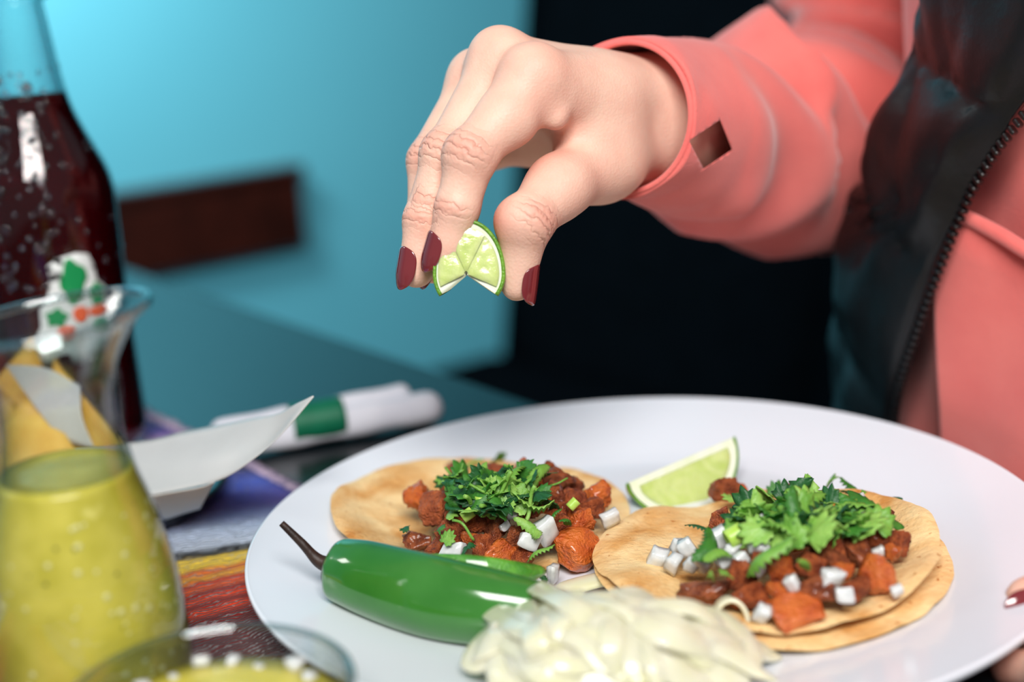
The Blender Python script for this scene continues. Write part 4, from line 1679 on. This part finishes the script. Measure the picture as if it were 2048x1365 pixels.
# ---------------------------------------------------------------- squeezed lime wedge in the hand
LD = .5105
lc = P(932, 548, LD)
px2m = LD / FPX


def squeezed(phi, rho, back=0.0):
    s, c = math.sin(phi), math.cos(phi)
    ax_ = 66 if phi < 0 else 78
    ay = 109 if c > 0 else 74
    # squeezed: the core edge folds into a narrow notch
    return lc + IR * (rho * ax_ * s) * px2m + IU * (rho * ay * c) * px2m + IF * back


PH = math.radians(126)
lw_ = empty('squeezed_lime_wedge', lc - np.array([0, 0, .008]), 'squeezed lime wedge pinched between thumb and fingers', 'lime')
npi, nb_ = 48, 9
V = []
for i in range(npi):
    ph = -PH + 2 * PH * i / (npi - 1)
    for j in range(nb_):
        t = j / (nb_ - 1)
        V.append(squeezed(ph, 1.0 + .06 * math.sin(math.pi * t) - .30 * t * t, .0165 * t))
solid(obj('peel', V, grid_faces(npi, nb_), m_peel, lw_), .0012, -1)
V = []
for k, bk in enumerate((0, 1)):
    for i in range(npi):
        ph = -PH + 2 * PH * i / (npi - 1)
        for j in range(10):
            rho = .02 + .95 * j / 9
            if bk == 0:
                V.append(squeezed(ph, rho, .0004 + .0012 * (1 - rho)))
            else:
                V.append(squeezed(ph, rho * .70, .0160 - .004 * (1 - rho)))
F = grid_faces(npi, 10) + [tuple(x + npi * 10 for x in f_) for f_ in grid_faces(npi, 10)]
# close the two end faces between front and back
for i in (0, npi - 1):
    for j in range(9):
        a_, b_ = i * 10 + j, i * 10 + j + 1
        F.append((a_, b_, b_ + npi * 10, a_ + npi * 10))
obj('pith', V, F, m_pith, lw_)
for (p0, p1) in ((-114, -38), (-37, 34), (35, 114)):
    V = []
    for i in range(16):
        ph = math.radians(p0 + (p1 - p0) * i / 15)
        for j in range(12):
            rho = .05 + .80 * j / 11
            e = min(min(i, 15 - i) / 4, min(j, 11 - j) / 3, 1)
            p = squeezed(ph, rho, .0)
            V.append(p - IF * (.0001 + .0006 * math.sqrt(e) + .0004 * nz(p, 420)))
    obj('flesh', V, grid_faces(16, 12), m_flesh, lw_)

# ---------------------------------------------------------------- torso
TA, TB = .112, .168


def cyl(x, y, off):
    """point of the torso surface (grown by off) seen at (x, y)"""
    r = ray(x, y)
    rn_, rt_ = r @ N, r @ T
    A, B_ = TA + off, TB + off
    a = (rn_ / A) ** 2 + (rt_ / B_) ** 2
    b_ = -2 * (rn_ * TC_n / A ** 2 + rt_ * TC_t / B_ ** 2)
    c = (TC_n / A) ** 2 + (TC_t / B_) ** 2 - 1
    D = b_ * b_ - 4 * a * c
    s = (-b_ - math.sqrt(max(D, 0))) / (2 * a)
    return CAM + r * s


def tors(phi, z, off):
    return nt3(TC_n + (TA + off) * math.cos(phi), TC_t + (TB + off) * math.sin(phi), z)


def phi_of(p, off):
    return math.atan2((p @ T - TC_t) / (TB + off), (p @ N - TC_n) / (TA + off)) % (2 * math.pi)


nzz, nph = 70, 120
V = []
for i in range(nzz):
    z = .452 + (1.24 - .452) * i / (nzz - 1)
    tp = 1.0 if z < 1.05 else max(.32, 1 - ((z - 1.05) / .19) ** 2 * .68)
    for j in range(nph):
        ph = 2 * math.pi * j / nph
        fold = .006 * math.sin(ph * 9 + z * 16) * math.sin(z * 22 + ph * 2) + .009 * math.exp(-((ph - 3.30 - .5 * (z - .8)) / .12) ** 2) + .005 * nz((math.cos(ph) * 2, math.sin(ph) * 2, z * 7))
        p = nt3(TC_n, TC_t, z) + (tors(ph, z, fold) - nt3(TC_n, TC_t, z)) * tp
        V.append(p)
sweat = obj('sweatshirt', V, grid_faces(nzz, nph, False, True), m_pink, person)
tag(sweat, 'coral pink fleece sweatshirt')
# front pocket with a piped top edge
top_px = [(1880, 412), (1905, 424), (1950, 444), (2000, 470), (2048, 500), (2120, 540), (2220, 590)]
tops = [cyl(x, y, .014) for x, y in top_px]
tops = spline(tops, 40)
V, F = sweep(tops, [.0032] * 40, 10)
obj('pocket_seam', V, F, m_pink, sweat)
V = []
for p in tops:
    ph = phi_of(p, .014)
    for j in range(16):
        z = p[2] - (p[2] - .60) * j / 15
        V.append(tors(ph, z, .0105 + .003 * math.sin(j * .5 + ph * 12)))
solid(obj('pocket', V, grid_faces(40, 16), m_pink, sweat), .003, -1)

# ---------------------------------------------------------------- sleeves
def sleeve(path, rads_, name, foldamp, seed, ns=150, na=96, ecc=None, sst_=.0):
    pts = spline(path, ns)
    rr_ = spline(np.array(rads_)[:, None], ns)[:, 0]
    V = []
    prev = np.array([0, 0, 1.0])
    for i in range(ns):
        t = unit(pts[min(i + 1, ns - 1)] - pts[max(i - 1, 0)])
        b2 = unit(np.cross(t, prev))
        nn = np.cross(b2, t)
        prev = nn
        u = i / (ns - 1)
        for j in range(na):
            a = 2 * math.pi * j / na
            env = foldamp(u)
            w1 = 1 - 2 * abs(math.sin(u * 19 + 1.3 * math.sin(a + .6) + seed + .5 * nz((math.cos(a), math.sin(a), u * 4), 1.3))) ** .6
            w2 = math.sin(u * 58 - 2.6 * math.sin(a * 1.0 - 1.1) + seed * 2 + 1.2 * math.sin(2 * a))
            f_ = env * (.62 * w1 * (.6 + .4 * math.sin(a + seed)) + .38 * w2) + .0022 * nz((math.cos(a) * 1.5, math.sin(a) * 1.5, u * 7 + seed), 1.0)
            V.append(pts[i] + (rr_[i] + f_) * (math.cos(a) * nn + math.sin(a) * b2))
    o = obj(name, V, grid_faces(ns, na, False, True), m_pink, person)
    return o, pts, rr_


path = [P(1250, 236, .562), P(1300, 240, .578), P(1380, 258, .610), P(1480, 272, .660), P(1600, 285, .720), P(1690, 262, .785), P(1738, 120, .815), P(1770, -70, .830), P(1850, -260, .850)]
rads_ = [.0300, .0308, .0365, .0450, .0530, .0560, .0520, .0520, .0560]
rs_, rp_, rr2 = sleeve(path, rads_, 'right_sleeve', lambda u: .0002 + .0135 * sst((u - .18) / .2) * (1 - .3 * sst((u - .7) / .3)), 1.3)
tag(rs_, 'loose coral sleeve with a cut thumb hole')
solid(rs_, .0022, -1)
# thumb hole cut through the cuff
hole = [P(1378, 282, .50), P(1440, 240, .50), P(1464, 300, .50), P(1407, 338, .50)]
hole2 = [P(1378, 282, .585), P(1440, 240, .60), P(1464, 300, .60), P(1407, 338, .585)]
cut = bpy.data.meshes.new('thumb_hole')
cut.from_pydata([tuple(p - WL[person.name]) for p in hole + hole2], [], [(3, 2, 1, 0), (4, 5, 6, 7), (0, 1, 5, 4), (1, 2, 6, 5), (2, 3, 7, 6), (3, 0, 4, 7)])
bm = bmesh.new()
bm.from_mesh(cut)
bmesh.ops.recalc_face_normals(bm, faces=bm.faces)
bm.to_mesh(cut)
bm.free()
co = bpy.data.objects.new('thumb_hole', cut)
C.objects.link(co)
co.location = person.location
md = rs_.modifiers.new('thumb_hole', 'BOOLEAN')
md.object = co
md.operation = 'DIFFERENCE'
md.solver = 'EXACT'
dg = bpy.context.evaluated_depsgraph_get()
dg.update()
me2 = bpy.data.meshes.new_from_object(rs_.evaluated_get(dg))
rs_.modifiers.clear()
rs_.data = me2
bpy.data.objects.remove(co, do_unlink=True)
# rolled hem at the cuff opening
hem = [rp_[0] + 0 * rp_[0]]
ring = [np.array(v) + WL[person.name] for v in [rs_.data.vertices[0].co]]
t0 = unit(rp_[1] - rp_[0])
b2 = unit(np.cross(t0, np.array([0, 0, 1.0])))
nn = np.cross(b2, t0)
pts = [rp_[0] + (rr2[0] - .0006) * (math.cos(a) * nn + math.sin(a) * b2) for a in np.linspace(0, 2 * math.pi, 73)]
V, F = sweep(pts, [.0012] * 73, 10, False, t0)
obj('cuff_hem', V, F, m_pink, rs_)

# ---------------------------------------------------------------- vest
zip_px = [(2140, 20), (2048, 195), (1978, 285), (1930, 365), (1895, 450), (1862, 540), (1832, 630), (1806, 710), (1790, 770), (1780, 840), (1775, 900)]
arm_px = [(1870, -60), (1850, 0), (1822, 110), (1795, 200), (1765, 290), (1742, 360)]
OFF = .022
zq = [cyl(x, y, OFF) for x, y in zip_px]
zz = np.array([p[2] for p in zq])[::-1]
zph = np.array([phi_of(p, OFF) for p in zq])[::-1]
aq = [cyl(x, y, OFF) for x, y in arm_px]
az = np.array([p[2] for p in aq])[::-1]
aph = np.array([phi_of(p, OFF) for p in aq])[::-1]
ZLO, ZHI = .62, 1.10
zarm = az[0]


def zip_phi(z):
    return float(np.interp(z, zz, zph))


def arm_phi(z):
    if z < zarm - .05:
        return .9
    if z < zarm:
        k = sst((z - zarm + .05) / .05)
        return .9 * (1 - k) + aph[0] * k
    return float(np.interp(z, az, aph))


nz1, nu1 = 110, 50
V = []
for i in range(nz1):
    z = ZLO + (ZHI - ZLO) * i / (nz1 - 1)
    p0, p1 = zip_phi(z), arm_phi(z)
    for j in range(nu1):
        u = j / (nu1 - 1)
        ph = p0 + (p1 - p0) * u
        q = z / .085 + .8 * (ph - 2.6)
        puff = .008 * abs(math.sin(math.pi * q)) ** .6 * min(1, u * 7) * min(1, (1 - u) * 9)
        cr2 = .0055 * nz((math.cos(ph) * 6, math.sin(ph) * 6, z * 26)) + .002 * nz((math.cos(ph) * 16, math.sin(ph) * 16, z * 60), 1, 4)
        V.append(tors(ph, z, OFF - .004 + puff + cr2 * min(1, u * 6)))
vest = obj('vest', V, grid_faces(nz1, nu1), m_vest, person)
tag(vest, 'glossy black quilted vest with a black zip')
solid(vest, .006, 1)
# left front panel and back, mostly out of view
V = []
for i in range(60):
    z = ZLO + (ZHI - ZLO) * i / 59
    for j in range(40):
        ph = 3.95 + (6.28 + .88 - 3.95) * j / 39
        V.append(tors(ph, z, OFF - .004 + .008 * abs(math.sin(math.pi * (z / .085 + .3 * ph))) ** .6))
solid(obj('vest_back', V, grid_faces(60, 40), m_vest, vest), .006, 1)
# zip tape and teeth
zc = []
for z in np.linspace(.64, 1.06, 90):
    zc.append(tors(zip_phi(z) + .012, z, OFF - .001))
V, F = sweep(zc, [.0034] * 90, 10)
obj('zip_tape', V, F, m_zip, vest)
bm = bmesh.new()
bmesh.ops.create_cube(bm, size=1)
bmesh.ops.bevel(bm, geom=bm.edges[:], offset=.2, segments=1, affect='EDGES')
tooth = bpy.data.meshes.new('zip_tooth')
bm.to_mesh(tooth)
bm.free()
tooth.materials.append(m_zip)
zf = spline(zc, 150)
Lz = np.concatenate([[0], np.cumsum(np.linalg.norm(np.diff(zf, axis=0), axis=1))])
k = 0.0
while k < Lz[-1]:
    p = np.array([np.interp(k, Lz, zf[:, c]) for c in range(3)])
    i = min(np.searchsorted(Lz, k), 148)
    t = unit(zf[i + 1] - zf[max(i - 1, 0)])
    ph = zip_phi(p[2])
    out_ = unit(tors(ph, p[2], .1) - tors(ph, p[2], 0))
    side = unit(np.cross(out_, t))
    if side @ IR < 0:
        side = -side
    R3 = Matrix((Vector(side), Vector(t), Vector(np.cross(side, t)))).transposed()
    inst('zip_tooth', tooth, p + side * .0034 + out_ * .0014, R3.to_euler(), (.0042, .0019, .0034), vest)
    k += .0039

# ---------------------------------------------------------------- left hand holding the plate rim
rim = PC + np.array([0, 0, .0185])
e0 = P(2046, 1212, .475)
Lh = {}
Lh['t3'] = P(2056, 1198, .468)
Lh['t2'] = P(2170, 1165, .470)
Lh['t1'] = P(2310, 1165, .492)
Lh['t0'] = P(2440, 1190, .505)
Lh['a4'] = P(2022, 1338, .452)
Lh['a3'] = Z(2110, 1350, .761)
Lh['a2'] = Z(2230, 1335, .768)
Lh['a1'] = Z(2400, 1270, .783)
Lh['b4'] = Z(2085, 1288, .7590)
Lh['b3'] = Z(2160, 1300, .7605)
Lh['b2'] = Z(2280, 1285, .766)
Lh['b1'] = Z(2430, 1235, .781)
Lh['c4'] = Z(2120, 1250, .7590)
Lh['c3'] = Z(2200, 1255, .7605)
Lh['c2'] = Z(2310, 1240, .765)
Lh['c1'] = Z(2450, 1195, .778)
Lh['w'] = P(2640, 1175, .530)
Lh['f'] = P(2800, 1080, .630)
allp = np.array(list(Lh.values()))
G2 = SDF(allp.min(0) - .03, allp.max(0) + .03, .0014)
f2 = G2.new()
for nm in 'abc':
    g = G2.new()
    for i in (4, 3, 2):
        G2.cone(g, Lh['%s%d' % (nm, i)], Lh['%s%d' % (nm, i - 1)], .0063 + .0009 * (4 - i), .0063 + .0009 * (5 - i), .003)
    f2 = smin(f2, g, .001)
g = G2.new()
for a_, b_, r0, r1 in (('t3', 't2', .0072, .0092), ('t2', 't1', .0092, .0105), ('t1', 't0', .0105, .014)):
    G2.cone(g, Lh[a_], Lh[b_], r0, r1, .003)
pm2 = G2.new()
for nm in ('a1', 'b1', 'c1', 't0'):
    G2.cone(pm2, Lh[nm], Lh['w'], .0115, .019, .012)
G2.cone(pm2, Lh['w'], Lh['f'], .021, .027, .012)
f2 = smin(smin(pm2, f2, .006), g, .006)
V, F = surface_nets(f2, G2.lo, G2.h)
V = lap_smooth(V, F, 2, .5)
lh = obj('left_hand', V, F, m_skin, person)
tag(lh, 'left hand gripping the right rim of the plate')
skin_attr(lh, V, [], [(Lh['a4'], .012, .7), (Lh['t3'], .012, .3)])
nail(Lh['t3'] + unit(Lh['t3'] - Lh['t2']) * .0045, Lh['t3'] - Lh['t2'], idir(-.3, -.4, -.85), .0080, .0160, 62, lh, .0010)
path = [P(2620, 1185, .520), P(2710, 1135, .57), P(2850, 1060, .67), P(2800, 700, .76), P(2640, 300, .75), P(2520, -50, .76)]
ls_, _, _ = sleeve(path, [.034, .036, .045, .052, .054, .056], 'left_sleeve', lambda u: .003 * sst(u * 4), 2.1, 60, 48)
solid(ls_, .0022, -1)
